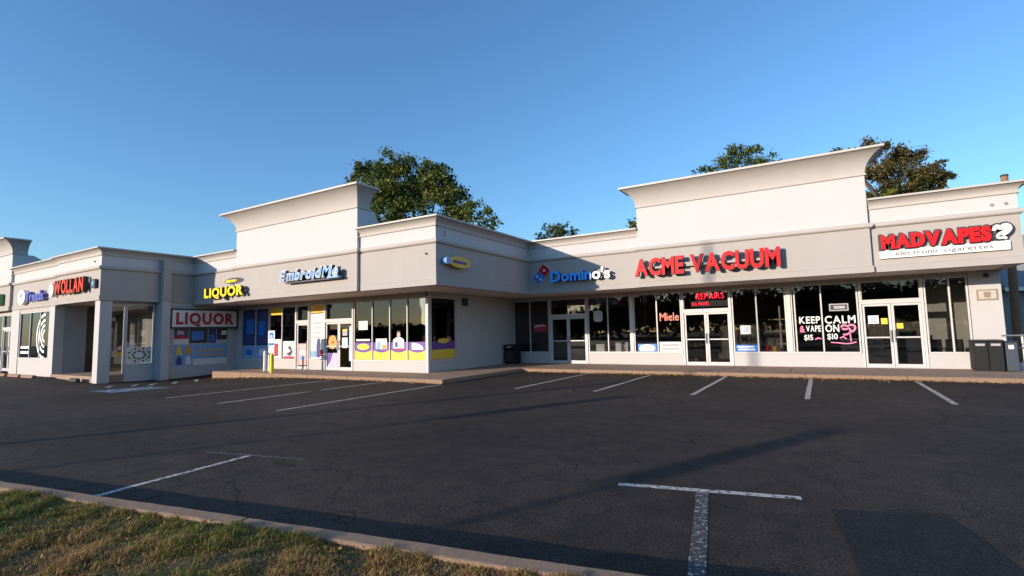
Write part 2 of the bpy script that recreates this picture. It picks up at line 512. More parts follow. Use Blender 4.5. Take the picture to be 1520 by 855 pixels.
# near kerb, cast in lengths with open joints between them
kerb = bpy.data.objects.new("kerb", None); COL.objects.link(kerb); kerb["kind"] = "structure"
cuts = [-26, -22.6, -19.4, -16.2, -13.0, -9.9, -6.2, -2.82, .62, 3.0, 5.4, 8.6, 12, 16]
for i in range(len(cuts) - 1):
    a, b = cuts[i] + .009, cuts[i + 1] - .009
    dz = random.uniform(-.006, .006); dn = random.uniform(-.006, .006)
    prof = [(-.165 + dn, -.1), (dn, -.1), (dn + .004, .128 + dz), (dn - .004, .143 + dz), (dn - .018, .15 + dz), (dn - .15, .15 + dz), (dn - .162, .143 + dz)]
    bm = bmesh.new()
    rings = []
    nseg = max(2, int((b - a) / .18))
    for k in range(nseg + 1):
        u = a + (b - a) * k / nseg
        w = .002 * math.sin(u * 3.1) + .0012 * math.sin(u * 13.7)
        rings.append([bm.verts.new((kp(u, n_).x, kp(u, n_).y, z + (w if z > 0 else 0) + random.uniform(-.0015, .0015))) for n_, z in prof])
    for r0, r1 in zip(rings, rings[1:]):
        for k in range(len(prof)):
            bm.faces.new((r0[k], r0[(k + 1) % len(prof)], r1[(k + 1) % len(prof)], r1[k]))
    bm.faces.new(rings[0][::-1]); bm.faces.new(rings[-1])
    bmesh.ops.recalc_face_normals(bm, faces=bm.faces[:])
    obj("kerb_stone", bm, KERBM, kerb)

def strip(name, p0, p1, w, material, lift=.004, n=14, gaps=()):
    """painted line draped on the lot"""
    p0, p1 = Vector(p0), Vector(p1)
    d = (p1 - p0).normalized(); s = Vector((-d.y, d.x)) * w / 2
    bm = bmesh.new()
    prev = None
    for k in range(n + 1):
        t = k / n
        if any(g0 < t < g1 for g0, g1 in gaps):
            prev = None; continue
        q = p0.lerp(p1, t); a, b = q + s, q - s
        j = random.uniform(-.004, .004)
        cur = (bm.verts.new((a.x + j, a.y, gz(a.x, a.y) + lift)), bm.verts.new((b.x + j, b.y, gz(b.x, b.y) + lift)))
        if prev:
            bm.faces.new((prev[1], cur[1], cur[0], prev[0]))
        prev = cur
    bmesh.ops.recalc_face_normals(bm, faces=bm.faces[:])
    for f in bm.faces:
        if f.normal.z < 0: f.normal_flip()
    o = obj(name, bm, material); o["kind"] = "structure"
    return o

for x in (-7.52, -5.19, -2.75, -.35, 2.17):
    strip("parking_line", (x, 12.85 + .06 * (x + 3)), (x, 18.05), .105, LINE)
strip("parking_line", (-15.6, 7.3), (-15.4, 12.8), .1, LINE)
strip("parking_line", (-12.87, 7.2), (-12.87, 12.9), .1, LINE, n=28, gaps=((.47, .53),))
strip("parking_line", (-10.28, 7.05), (-10.35, 12.75), .1, LINE)
strip("parking_line", (-17.9, 7.6), (-17.8, 12.6), .1, LINEF)
strip("parking_line", (-26.0, 3.6), (-25.6, 8.6), .1, LINEF)
strip("parking_line", (-32.0, 3.2), (-31.6, 8.2), .1, LINEF)
# near row: two worn T markings
strip("parking_line", (-1.90, 5.24), (-.25, 5.573), .10, LINE)
strip("parking_line", (-1.09, 5.335), (-.715, 3.13), .115, LINEW)
strip("parking_line", (-7.58, 4.09), (-5.90, 4.44), .06, LINEF)
strip("parking_line", (-6.776, 4.262), (-6.50, 2.18), .085, LINE)
# access aisle strokes and the painted wheelchair symbol by the left wing
for p0, p1 in (((-23.4, 9.05), (-22.4, 8.5)), ((-23.5, 9.95), (-22.4, 9.3)), ((-23.6, 10.65), (-22.1, 9.75)), ((-23.7, 11.5), (-22.2, 10.65)), ((-24.0, 12.5), (-22.6, 11.7))):
    strip("hatch_line", p0, p1, .13, LINEB)
bm = bmesh.new()
for k in range(8):
    for j in range(8):
        x0, y0 = -20.9 + k * .22, 7.4 + j * .22
        vs = [bm.verts.new((x, y, gz(x, y) + .005)) for x, y in ((x0, y0), (x0 + .22, y0), (x0 + .22, y0 + .22), (x0, y0 + .22))]
        bm.faces.new(vs)
obj("blue_bay_paint", bm, BLUEG)["kind"] = "structure"
bm = bmesh.new()
def flat_ring(bm, cx, cy, r0, r1, a0, a1, z, n=24):
    pv = None
    for k in range(n + 1):
        a = a0 + (a1 - a0) * k / n
        c = (bm.verts.new((cx + r0 * math.cos(a), cy + r0 * math.sin(a), z)), bm.verts.new((cx + r1 * math.cos(a), cy + r1 * math.sin(a), z)))
        if pv: bm.faces.new((pv[0], pv[1], c[1], c[0]))
        pv = c
zz = gz(-20, 8.3) + .013
flat_ring(bm, -20.0, 8.0, .30, .40, math.radians(120), math.radians(400), zz)
for (x0, x1, y0, y1) in ((-20.12, -20.0, 8.15, 8.72), (-20.0, -19.7, 8.3, 8.38), (-19.78, -19.66, 7.75, 8.2), (-20.16, -19.96, 8.78, 8.96)):
    bm.faces.new([bm.verts.new((x, y, zz + .002)) for x, y in ((x0, y0), (x1, y0), (x1, y1), (x0, y1))])
obj("wheelchair_symbol", bm, LINEB)["kind"] = "structure"
bm = bmesh.new()
pp = [(-.03, 5.36), (.8, 5.63), (.90, 5.2), (1.0, 4.7), (1.1, 3.9), (1.2, 3.4), (.3, 3.35), (.13, 4.0), (.05, 4.8)]
bm.faces.new([bm.verts.new((x, y, .005)) for x, y in pp][::-1])
for f in bm.faces: f.normal_update()
if bm.faces[:][0].normal.z < 0: bm.faces[:][0].normal_flip()
obj("asphalt_patch", bm, ASPHD)["kind"] = "structure"

# sidewalks: slabs on a bed with kerb stones along the edge
def sidewalk(name, slabs, kerbs):
    r = bpy.data.objects.new(name, None); COL.objects.link(r); r["kind"] = "structure"
    for (x0, x1, y0, y1) in slabs:
        nx = max(1, round((x1 - x0) / 1.5)); ny = max(1, round((y1 - y0) / 1.6))
        for i in range(nx):
            for j in range(ny):
                a0 = x0 + (x1 - x0) * i / nx + .006; a1 = x0 + (x1 - x0) * (i + 1) / nx - .006
                b0 = y0 + (y1 - y0) * j / ny + .006; b1 = y0 + (y1 - y0) * (j + 1) / ny - .006
                box("slab", a0, a1, b0, b1, -.4, .12 + random.uniform(-.004, .004), CONC, r, .005)
        box("bed", x0 + .02, x1 - .02, y0 + .02, y1 - .02, -.42, .10, CONC, r)
    for (x0, x1, y0, y1) in kerbs:
        L_ = max(x1 - x0, y1 - y0); n = max(1, round(L_ / 2.4)); alongx = (x1 - x0) > (y1 - y0)
        for i in range(n):
            if alongx:
                a0, a1, b0, b1 = x0 + L_ * i / n + .004, x0 + L_ * (i + 1) / n - .004, y0, y1
            else:
                a0, a1, b0, b1 = x0, x1, y0 + L_ * i / n + .004, y0 + L_ * (i + 1) / n - .004
            box("kerb_stone", a0, a1, b0, b1, -.4, .128 + random.uniform(-.003, .003), KERBM, r, .014)
    return r
sidewalk("sidewalk", [(-12.88, 9.5, 18.27, 21.46)], [(-10.48, 9.5, 18.10, 18.264)])
sidewalk("sidewalk", [(-23.7, -10.62, 13.15, 15.16), (-12.86, -10.62, 15.17, 18.26)], [(-23.7, -10.46, 12.98, 13.144), (-10.614, -10.45, 13.15, 18.09)])
sidewalk("sidewalk", [(-30.70, -26.15, 9.42, 12.5)], [])
sidewalk("sidewalk", [(-60, -36.6, 8.2, 9.3)], [(-60, -36.6, 8.03, 8.194)])

# ------------------------------------------------------------------ buildings
B0, M0, C0, T0, GB, GT = 3.21, 4.60, 5.20, 5.52, 6.30, 7.08
X3, Y3, X1, Y2, Y1 = -25.66, 9.35, -10.76, 13.08, 19.44
MH = .17
def fascia_prof(b0):
    return [(-.25, b0), (.035, b0), (.035, b0 + .19), (.0, b0 + .215), (.0, M0), (-.25, M0)]
MOULD = [(-.25, M0)] + [(.10 * math.cos(a) * 1.0, M0 + MH / 2 + MH / 2 * math.sin(a)) for a in [math.radians(t) for t in range(-90, 91, 22)]] + [(-.25, M0 + MH)]
BAND = [(-.25, M0 + MH), (-.02, M0 + MH), (-.02, C0), (-.25, C0)]
def cove(z0, z1, d0, d1, cap, n=9):
    pts = [(-.25, z0), (d0 + .03, z0), (d0 + .03, z0 + .05), (d0, z0 + .055)]
    for i in range(n + 1):
        t = i / n * 1.12
        pts.append((d0 + (d1 - d0) * (1 - math.cos(t)) / (1 - math.cos(1.12)), z0 + .055 + (z1 - cap - z0 - .055) * math.sin(t) / math.sin(1.12)))
    pts += [(-.25, z1 - cap)]
    return pts
CORN = cove(C0, T0, .0, .20, .055)
CAPP = [(-.25, T0 - .055), (.235, T0 - .055), (.235, T0), (-.25, T0)]
BIGC = cove(GB, GT, .0, .46, .07, 12)
BIGCAP = [(-.25, GT - .07), (.50, GT - .07), (.50, GT), (-.25, GT)]

def shade_curved(o):
    for p in o.data.polygons: p.use_smooth = False
    return o

def parapet(parent, path, pre=None, post=None, b0=B0):
    sweep("fascia", fascia_prof(b0), path, BEIGE, parent, pre, post)
    sweep("moulding", MOULD, path, TRIM, parent, pre, post)
    sweep("parapet_band", BAND, path, WHITE, parent, pre, post)
    c = sweep("cornice", CORN, path, TRIM, parent, pre, post)
    cp = sweep("cap_flashing", CAPP, path, CAP, c, pre, post)

def tower(parent, xa, xb, y, b0=B0, proud=.12, dback=1.5):
    """raised parapet block with its tall white field and big cove cornice"""
    path = [(xa, y + .02), (xa, y - proud), (xb, y - proud), (xb, y + .02)]
    sweep("fascia", fascia_prof(b0), path, BEIGE, parent)
    sweep("moulding", MOULD, path, TRIM, parent)
    ph = [(xa, y + .5), (xa, y - proud), (xb, y - proud), (xb, y + .5)]
    sweep("raised_parapet", [(-.25, M0 + MH), (-.02, M0 + MH), (-.02, GB), (-.25, GB)], ph, WHITE, parent)
    c = sweep("cornice", BIGC, ph, TRIM, parent)
    sweep("cap_flashing", BIGCAP, ph, CAP, c)
    for x0, x1 in ((xa + .03, xa + .2), (xb - .2, xb - .03)):
        bm = bmesh.new()
        prism(bm, [(y + .502, 4.9), (y + dback, 4.9), (y + .75, GB), (y + .502, GB)], (x0, x1), lambda a, b, e: (e, a, b))
        obj("parapet_brace", bm, WHITE, parent)

def window_run(parent, xs, z0, z1, plane, axis='y', depth=.10, mw=.05, name="window", gl=None):
    """storefront window: frame (head, sill, jambs) with panes and mullions as sub-parts"""
    def B(bm, a0, a1, c0, c1, b0, b1, bev=.004):
        if axis == 'y': add_box(bm, a0, a1, plane + c0, plane + c1, b0, b1, bev)
        else: add_box(bm, plane - c1, plane - c0, a0, a1, b0, b1, bev)
    bm = bmesh.new()
    a0, a1 = xs[0], xs[-1]
    B(bm, a0, a1, -.03, depth, z0, z0 + .055); B(bm, a0, a1, 0, depth, z1 - .055, z1)
    B(bm, a0, a0 + mw, .004, depth - .004, z0 + .055, z1 - .055); B(bm, a1 - mw, a1, .004, depth - .004, z0 + .055, z1 - .055)
    fr = obj(name, bm, FRAME, parent)
    for i in range(len(xs) - 1):
        p0 = xs[i] + (mw if i == 0 else mw / 2); p1 = xs[i + 1] - (mw if i == len(xs) - 2 else mw / 2)
        bm = bmesh.new(); B(bm, p0, p1, depth / 2 - .004, depth / 2 + .004, z0 + .055, z1 - .055, 0); obj("pane", bm, gl or GLASS, fr)
        if i > 0:
            bm = bmesh.new(); B(bm, xs[i] - mw / 2, xs[i] + mw / 2, .002, depth - .002, z0 + .055, z1 - .055); obj("mullion", bm, FRAME, fr)
    return fr

def door(parent, a0, a1, z0, z1, plane, hinge=0, bar=True, axis='y', midrail=False):
    def B(bm, p0, p1, c0, c1, b0, b1, bev=.004):
        if axis == 'y': add_box(bm, p0, p1, plane + c0, plane + c1, b0, b1, bev)
        else: add_box(bm, plane - c1, plane - c0, p0, p1, b0, b1, bev)
    s = .075
    bm = bmesh.new()
    B(bm, a0, a0 + s, .02, .07, z0, z1); B(bm, a1 - s, a1, .02, .07, z0, z1)
    B(bm, a0 + s, a1 - s, .022, .068, z1 - s, z1); B(bm, a0 + s, a1 - s, .022, .068, z0, z0 + .11)
    d = obj("door", bm, FRAME, parent)
    bm = bmesh.new(); B(bm, a0 + s, a1 - s, .041, .049, z0 + .11, z1 - s, 0); obj("pane", bm, GLASS, d)
    if bar:
        bm = bmesh.new(); B(bm, a0 + s, a1 - s, -.005, .018, z0 + .98, z0 + 1.03, .006); obj("push_bar", bm, FRAME, d)
    bm = bmesh.new()
    x = a1 - .05 if hinge == 0 else a0 + .05
    B(bm, x - .018, x + .018, -.05, -.02, z0 + .85, z0 + 1.25, .008); B(bm, x - .012, x + .012, -.02, .02, z0 + .88, z0 + .91, 0); B(bm, x - .012, x + .012, -.02, .02, z0 + 1.19, z0 + 1.22, 0)
    obj("door_handle", bm, GREYM, d)
    return d

def door_set(parent, a0, a1, z0, ztop, zhead, plane, double=True):
    """door opening: jambs, head rail, leaves and a transom window above"""
    bm = bmesh.new()
    add_box(bm, a0, a0 + .07, plane - .03, plane + .10, z0, zhead, .004)
    add_box(bm, a1 - .07, a1, plane - .03, plane + .10, z0, zhead, .004)
    add_box(bm, a0 + .07, a1 - .07, plane - .028, plane + .10, ztop, ztop + .09, .004)
    add_box(bm, a0 + .07, a1 - .07, plane - .01, plane + .10, z0 - .01, z0 + .018, .004)
    obj("door_frame", bm, FRAME, parent)
    if double:
        mid = (a0 + a1) / 2
        door(parent, a0 + .075, mid - .006, z0 + .022, ztop - .006, plane, 0)
        door(parent, mid + .006, a1 - .075, z0 + .022, ztop - .006, plane, 1)
    else:
        door(parent, a0 + .075, a1 - .075, z0 + .022, ztop - .006, plane, 0)
    window_run(parent, [a0 + .072, a1 - .072], ztop + .092, zhead, plane, mw=.03, name="transom")

FZ, HD = .12, 3.10
# ---- main block
MB = thing("shop_building", "long white and beige shop block with raised centre parapet at the back right", "building", (-2.9, 21.5, 0), "shop buildings")
parapet(MB, [(X1, Y1), (-5.9, Y1)], pre=(X1, Y2))
parapet(MB, [(1.5, Y1), (4.98, Y1), (4.98, 33.0)])
tower(MB, -5.9, 1.5, Y1)
YG = 21.5
box("soffit", -13.0, 4.90, Y1 + .25, YG + .12, B0 + .02, B0 + .10, SOFFIT, MB)
box("roof", -16.5, 4.72, Y1 + .26, 33, 4.72, 4.88, ROOF, MB)
box("window_head", -12.88, 4.13, YG - .02, YG + .12, HD, B0 + .018, TRIM, MB)
for a, b in ((-12.88, -10.9), (-8.98, -4.83), (-2.95, 1.19), (2.97, 4.13)):
    box("bulkhead", a, b, YG, YG + .16, -.1, .60, WALL, MB, .004)
window_run(MB, [-12.86, -11.94, -10.92], .602, HD, YG)
door_set(MB, -10.9, -8.98, FZ, 2.22, HD, YG)
window_run(MB, [-8.96, -8.02, -6.99], .602, HD, YG)
box("post", -6.985, -6.865, YG - .03, YG + .15, .602, HD, FRAME, MB, .004)
window_run(MB, [-6.86, -5.86, -4.85], .602, HD, YG)
door_set(MB, -4.83, -2.95, FZ, 2.22, HD, YG)
window_run(MB, [-2.93, -2.06, -1.06], .602, HD, YG)
box("post", -1.055, -.905, YG - .03, YG + .15, .602, HD, FRAME, MB, .004)
window_run(MB, [-.90, -.78, .06, 1.17], .602, HD, YG)
door_set(MB, 1.19, 2.97, FZ, 2.30, HD, YG)
window_run(MB, [2.99, 3.64, 4.11], .602, HD, YG)
box("pier", 4.13, 4.90, YG - .02, YG + .3, -.1, B0 + .018, WALL, MB, .006)
box("side_wall", 4.70, 4.898, YG + .302, 33, -.1, 4.7, WALL, MB)
box("back_wall", -16, 4.69, 29.0, 29.2, -.1, 4.7, WALL, MB)
box("interior_floor", -12.7, 4.69, YG + .17, 28.9, -.1, .11, FLOORIN, MB)
box("interior_ceiling", -12.7, 4.69, YG + .13, 28.9, 3.12, 3.2, CEILIN, MB)
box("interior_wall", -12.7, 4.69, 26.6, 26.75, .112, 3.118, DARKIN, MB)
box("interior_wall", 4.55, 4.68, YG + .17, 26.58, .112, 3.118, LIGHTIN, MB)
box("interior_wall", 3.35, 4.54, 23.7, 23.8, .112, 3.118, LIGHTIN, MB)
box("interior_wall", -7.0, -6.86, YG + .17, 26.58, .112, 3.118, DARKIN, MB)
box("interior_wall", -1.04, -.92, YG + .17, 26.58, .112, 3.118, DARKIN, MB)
box("wall_lamp_box", 4.5, 4.62, YG - .1, YG - .022, 3.0, 3.12, DARKM, MB, .01)

# ---- middle wing
YE, XE = 15.2, -12.9
EB = thing("shop_building", "middle shop wing stepping forward with tall parapet above the embroidery shop", "building", (-18.2, 15.2, 0), "shop buildings")
parapet(EB, [(X3, Y2), (-22.05, Y2)], pre=(X3, Y3))
parapet(EB, [(-14.35, Y2), (X1, Y2), (X1, Y1)], post=(0, Y1))
tower(EB, -22.05, -14.35, Y2)
box("soffit", -25.64, -11.0, Y2 + .25, YE + .1, B0 + .02, B0 + .10, SOFFIT, EB)
box("soffit", XE - .1, -11.0, YE + .102, Y1 + .24, B0 + .02, B0 + .10, SOFFIT, EB)
box("roof", -25.4, -11.02, Y2 + .26, 30, 4.70, 4.86, ROOF, EB)
box("window_head", -25.2, XE, YE - .02, YE + .12, HD - .04, B0 + .018, TRIM, EB)
for a, b in ((-25.2, -20.88), (-19.92, -18.88), (-17.04, -12.98)):
    box("bulkhead", a, b, YE, YE + .16, -.1, .53, WALL, EB, .004)
box("wall", -25.64, -25.2, YE, YE + .16, -.2, B0 + .018, WALL, EB)
HE = HD - .045
window_run(EB, [-25.18, -24.0, -22.92], .532, HE, YE)
window_run(EB, [-22.90, -21.91, -20.90], .532, HE, YE)
door_set(EB, -20.88, -19.92, FZ, 2.2, HE, YE, double=False)
window_run(EB, [-19.90, -18.90], .532, HE, YE)
door_set(EB, -18.88, -17.04, FZ, 2.2, HE, YE)
window_run(EB, [-17.02, -15.93, -14.94, -14.0, -13.0], .532, HE, YE)
box("corner_post", -12.995, XE - .002, YE - .02, YE + .14, .10, B0 + .016, FRAME, EB, .006)
box("side_bulkhead", XE - .16, XE - .004, YE + .165, 16.96, -.1, .53, WALL, EB)
window_run(EB, [YE + .145, 16.95], .532, HE, XE, axis='x')
box("side_window_head", XE - .14, XE - .004, YE + .145, 16.96, HE + .004, B0 + .018, TRIM, EB)
box("side_wall", XE - .2, XE, 16.97, 21.62, -.1, B0 + .018, WALL, EB)
box("side_wall_upper", XE - .2, XE - .02, 21.63, 30, -.1, 4.6, WALL, EB)
box("back_wall", -25.6, XE - .21, 24.0, 24.2, -.1, 4.6, WALL, EB)
box("interior_floor", -25.5, XE - .22, YE + .17, 23.9, -.1, .11, FLOORIN, EB)
box("interior_ceiling", -25.5, XE - .22, YE + .13, 23.9, 3.12, 3.2, CEILIN, EB)
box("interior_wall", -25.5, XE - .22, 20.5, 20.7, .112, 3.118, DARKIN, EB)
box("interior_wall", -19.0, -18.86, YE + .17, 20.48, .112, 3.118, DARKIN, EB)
box("vent_grille", XE + .002, XE + .05, 17.35, 17.75, 2.76, 3.08, DARKM, EB, .008)
bm = bmesh.new(); add_cyl(bm, (-11.16, Y2 - .0, 4.28), (-11.16, Y2 - .06, 4.28), .035, .03, 10); obj("wall_stud", bm, DARKM, EB)
for z in (4.94, 5.06):
    bm = bmesh.new(); add_cyl(bm, (X1 - .03, Y2 + .5, z), (X1 + .02, Y2 + .5, z), .04, .04, 10); obj("scupper", bm, GREYM, EB)

# ---- left wing
b0L = 3.30
LB = thing("shop_building", "leftmost shop wing with an open corner porch and square corner column", "building", (-30, 11, 0), "shop buildings")
parapet(LB, [(-36.4, Y3 + .12), (-30.2, Y3 + .12)], b0=b0L)
parapet(LB, [(-30.2, Y3 + .3), (-30.2, Y3), (X3, Y3), (X3, Y2)], post=(0, Y2), b0=b0L)
tower(LB, -52.0, -36.4, Y3 + .12, b0L, dback=3.2)
box("soffit", -30.72, X3 - .26, Y3 + .26, 12.6, b0L + .02, b0L + .10, SOFFIT, LB)
box("roof", -52, X3 - .26, Y3 + .4, 30, 4.70, 4.86, ROOF, LB)
box("corner_column", -26.14, X3 - .012, Y3 + .03, Y3 + .47, -.35, b0L - .002, WALL, LB, .008)
# side glazing facing the lot, set a little back from the fascia
XS = -25.98
box("low_wall", XS - .14, XS, 10.47, 11.6, -.35, .52, WALL, LB)
window_run(LB, [10.47, 11.59], .522, b0L - .1, XS, axis='x', gl=CLEAR)
window_run(LB, [9.86, 10.455], .13, b0L - .1, XS, axis='x', name="glass_screen", gl=CLEAR)
box("screen_step", XS - .14, XS + .02, 9.85, 10.46, -.35, .125, CONC, LB)
box("window_head", XS - .14, XS - .002, 9.83, 11.6, b0L - .096, b0L + .018, TRIM, LB)
box("pilaster", XS - .2, -25.36, 11.61, 11.95, -.4, b0L - .004, WALL, LB, .006)
box("pilaster_upper", X3 + .04, -25.36, 11.61, 11.95, b0L - .002, C0 + .01, BEIGE, LB, .006)
box("sign_wall", -25.9, X3 - .01, 11.955, 15.30, -.4, b0L - .004, WALL, LB)
box("front_pier", -31.35, -30.72, Y3 + .13, Y3 + .5, -.3, b0L - .004, WALL, LB, .006)
box("porch_wall", -30.9, -30.722, Y3 + .502, 10.72, -.3, b0L + .018, mat("grey_wall", (.34, .34, .35), .85, .08, 1.2, .2, 90), LB)
box("porch_back_wall", -31.5, XS - .15, 12.5, 12.65, -.3, b0L + .1, DARKIN, LB)
box("porch_side_wall", -31.6, -31.4, 10.73, 12.49, -.3, b0L + .1, DARKIN, LB)
box("bulkhead", -35.3, -31.352, Y3 + .16, Y3 + .32, -.3, .80, WALL, LB)
window_run(LB, [-35.25, -33.85, -32.55, -31.36], .802, 3.12, Y3 + .16)
box("window_head", -35.3, -31.352, Y3 + .15, Y3 + .32, 3.124, b0L + .0, TRIM, LB)
box("front_pier", -36.45, -35.302, Y3 + .13, Y3 + .5, -.3, b0L - .004, WALL, LB, .006)
door_set(LB, -38.3, -36.47, .12, 2.3, 3.12, Y3 + .3)
window_run(LB, [-43.0, -41.4, -39.9, -38.32], .6, 3.12, Y3 + .3)
box("bulkhead", -43.0, -38.32, Y3 + .3, Y3 + .45, -.3, .598, WALL, LB)
box("window_head", -52, -36.47, Y3 + .29, Y3 + .45, 3.124, b0L, TRIM, LB)
box("front_wall", -52, -43.02, Y3 + .3, Y3 + .5, -.3, 3.12, WALL, LB)
box("interior_floor", -52, -31.7, Y3 + .55, 16, -.2, .11, FLOORIN, LB)
box("interior_wall", -52, -31.7, 13.0, 13.2, .112, 3.3, DARKIN, LB)
box("interior_ceiling", -52, -31.7, Y3 + .55, 12.9, 3.31, 3.4, CEILIN, LB)
bm = bmesh.new(); add_cyl(bm, (-26.3, Y3 + .02, 4.98), (-26.3, Y3 - .03, 4.98), .04, .04, 10); obj("scupper", bm, GREYM, LB)
for x in (4.42, 4.72):
    bm = bmesh.new(); add_cyl(bm, (x, Y1 + .02, 4.93), (x, Y1 - .0, 4.93), .045, .045, 10); obj("scupper", bm, GREYM, MB)

# ------------------------------------------------------------------ fascia signs
def sign(label, loc, name="shop_sign", group="shop fascia signs"):
    return thing(name, label, "sign", loc, group)

s = sign("red channel letters reading ACME VACUUM on the raised block", (-3.5, Y1 - .14, 3.6))
F = FRONT(Y1 - .12)
for o_ in lettering(s, "ACME VACUUM", -5.93, -1.0, 3.59, 4.25, .19, .34, F, REDP, .042, gap=.045, space=.30, returns=RET): pass
plate("wiring_raceway", rect(-5.7, -1.3, 3.86, 3.94), .0, .188, F, BEIGE, s)

s = sign("red and black MADVAPES letters over a white strip with a smoke swirl", (3.2, Y1, 3.6))
F = FRONT(Y1)
plate("white_panel", rect(1.71, 4.70, 3.61, 3.87), .03, .10, F, WHITEP, s)
lettering(s, "MADVAPES", 1.70, 4.36, 3.84, 4.37, .04, .104, F, DARKPR, .11, gap=-.10, name="letter_outline")
lettering(s, "MADVAPES", 1.76, 4.31, 3.885, 4.325, .106, .17, F, REDP, .072, gap=-.01)
lettering(s, "electronic cigarettes", 2.10, 4.33, 3.68, 3.80, .101, .108, F, mat("caption_grey", (.10, .10, .11), .6), .004, gap=.09, name="caption", joined=True)
sw = [(4.36, 4.16), (4.42, 4.30), (4.52, 4.22), (4.62, 4.30), (4.70, 4.22), (4.62, 4.10), (4.50, 4.05), (4.44, 3.97), (4.56, 3.97), (4.62, 3.91)]
def smooth2(pts, k=2):
    for _ in range(k):
        q = [pts[0]]
        for a, b in zip(pts, pts[1:]):
            q += [(a[0] * .75 + b[0] * .25, a[1] * .75 + b[1] * .25), (a[0] * .25 + b[0] * .75, a[1] * .25 + b[1] * .75)]
        pts = q + [pts[-1]]
    return pts
sp = smooth2(sw); n_ = len(sp)
wd = [.05 + .10 * math.sin(math.pi * min(1, (i + 3) / (n_ + 2))) for i in range(n_)]
stroke("smoke_swirl_outline", sp, [w + .11 for w in wd], .04, .104, F, DARKPR, s)
stroke("smoke_swirl", sp, wd, .106, .16, F, WHITEP, s)

DOMB = glow_face("shaded_glow_blue", (.006, .20, .72), .16)  # weak glow added so the letters in shade stay bright blue
s = sign("blue and white domino logo with the word Domino's beside it", (-8.5, Y1, 3.6))
c0 = Vector((-10.09, 4.04)); ua = Vector((.66, .75)); ub = Vector((-.75, .66))
def drect(a0, a1, b0, b1): return [tuple(c0 + ua * a + ub * b) for a, b in ((a0, b0), (a1, b0), (a1, b1), (a0, b1))]
plate("logo_back", drect(-.40, .40, -.22, .22), .03, .12, F, WHITEP, s)
plate("red_tile", drect(.012, .385, -.205, .205), .121, .15, F, REDP, s)
plate("blue_tile", drect(-.385, -.012, -.205, .205), .121, .15, F, BLUEP, s)
for a, b in ((.2, 0), (-.2, .1), (-.2, -.1)):
    q = c0 + ua * a + ub * b
    plate("dot", ellipse(q.x, q.y, .055, .055, 16), .151, .162, F, WHITEP, s)
lettering(s, "Domino's", -9.60, -6.98, 3.65, 4.10, .14, .28, F, BLUEP, .028, gap=.05, matfun=lambda k: DOMB if k < 5 else WHITEP, returns=RET)  # shade edge put into the colours: shaded letters blue, sunlit ones white
plate("wiring_raceway", rect(-9.6, -7.1, 3.80, 3.87), .0, .139, F, BEIGE, s)

s = sign("light blue slanted EmbroidMe letters with white outline", (-16.5, Y2 - .12, 3.8))
F = FRONT(Y2 - .12)
lettering(s, "EmbroidMe", -18.46, -15.02, 3.80, 4.23, .16, .30, F, WHITEP, .05, .22, gap=-.02, name="letter_outline", returns=RET)
lettering(s, "EmbroidMe", -18.42, -15.06, 3.82, 4.21, .301, .315, F, LBLUEP, .012, .22, gap=.05)
plate("underline", [(-15.62, 3.74), (-15.0, 3.74), (-14.98, 3.80), (-15.6, 3.80)], .16, .315, F, LBLUEP, s)
plate("base_rail", rect(-18.2, -15.0, 3.715, 3.77), .0, .22, F, DARKPR, s)

s = sign("yellow LIQUOR channel letters on the beige fascia", (-22.3, Y2, 3.4))
F = FRONT(Y2)
lettering(s, "LIQUOR", -23.95, -20.95, 3.43, 3.86, .26, .42, F, YELLOWP, .045, gap=.07, returns=RET)
plate("wiring_raceway", rect(-23.8, -21.1, 3.60, 3.68), .0, .258, F, BEIGE, s)
s = sign("gold and black oval sign above the yellow LIQUOR letters", (-22.1, Y2, 4.0))
plate("oval_back", ellipse(-22.1, 4.13, .72, .135), .02, .14, F, DARKPR, s)
plate("gold_bar", [(-22.72, 4.10), (-22.55, 4.06), (-21.9, 4.09), (-21.85, 4.17), (-22.5, 4.19), (-22.7, 4.16)], .141, .16, F, YELLOWP, s)

s = sign("yellow oval sign with purple band on the shaded side fascia", (X1, 14.0, 3.8))
F = SIDE(X1)
plate("oval_panel", ellipse(14.12, 4.04, .62, .19), .06, .22, F, GOLDP, s)
plate("purple_band", [(13.72, 4.0), (14.1, 3.985), (14.5, 3.99), (14.52, 4.06), (14.1, 4.085), (13.74, 4.09)], .221, .235, F, PURPLE, s)
plate("blue_disc", ellipse(13.46, 4.04, .13, .12, 20), .04, .24, F, LBLUEP, s)

s = sign("blue letters beside a white disc on the far left fascia", (-33, Y3 + .12, 3.6))
F = FRONT(Y3 + .12)
plate("disc", ellipse(-34.45, 3.88, .5, .38), .03, .20, F, WHITEP, s)
plate("disc_mark", [(-34.7, 3.9), (-34.5, 4.12), (-34.25, 4.0), (-34.35, 3.86)], .201, .215, F, LBLUEP, s)
lettering(s, "Treads", -33.85, -31.6, 3.62, 4.1, .05, .2, F, mat("indigo_plastic", (.10, .12, .50), .4), .03, gap=.05)
s = sign("red channel letters on the corner porch fascia", (-28.3, Y3, 3.6))
F = FRONT(Y3)
plate("disc", ellipse(-30.25, 3.98, .27, .32), .05, .2, F, mat("pale_pink", (.75, .58, .58), .5), s)
lettering(s, "WOLLAN", -29.75, -26.65, 3.72, 4.36, .05, .25, F, mat("orange_red_plastic", (.60, .055, .02), .5, spec=.2), .04, gap=.08, returns=RET)
s = sign("small dark square plaque next to the red porch letters", (-26.0, Y3, 3.8))
plate("plaque", rect(-26.25, -25.85, 3.83, 4.2), .04, .12, F, DARKPR, s)
plate("emblem", ellipse(-26.05, 4.02, .09, .11, 14), .121, .13, F, SKYPR, s)
s = sign("dark edge of a sign on the far left raised block", (-38.3, Y3, 3.6))
F = FRONT(Y3)
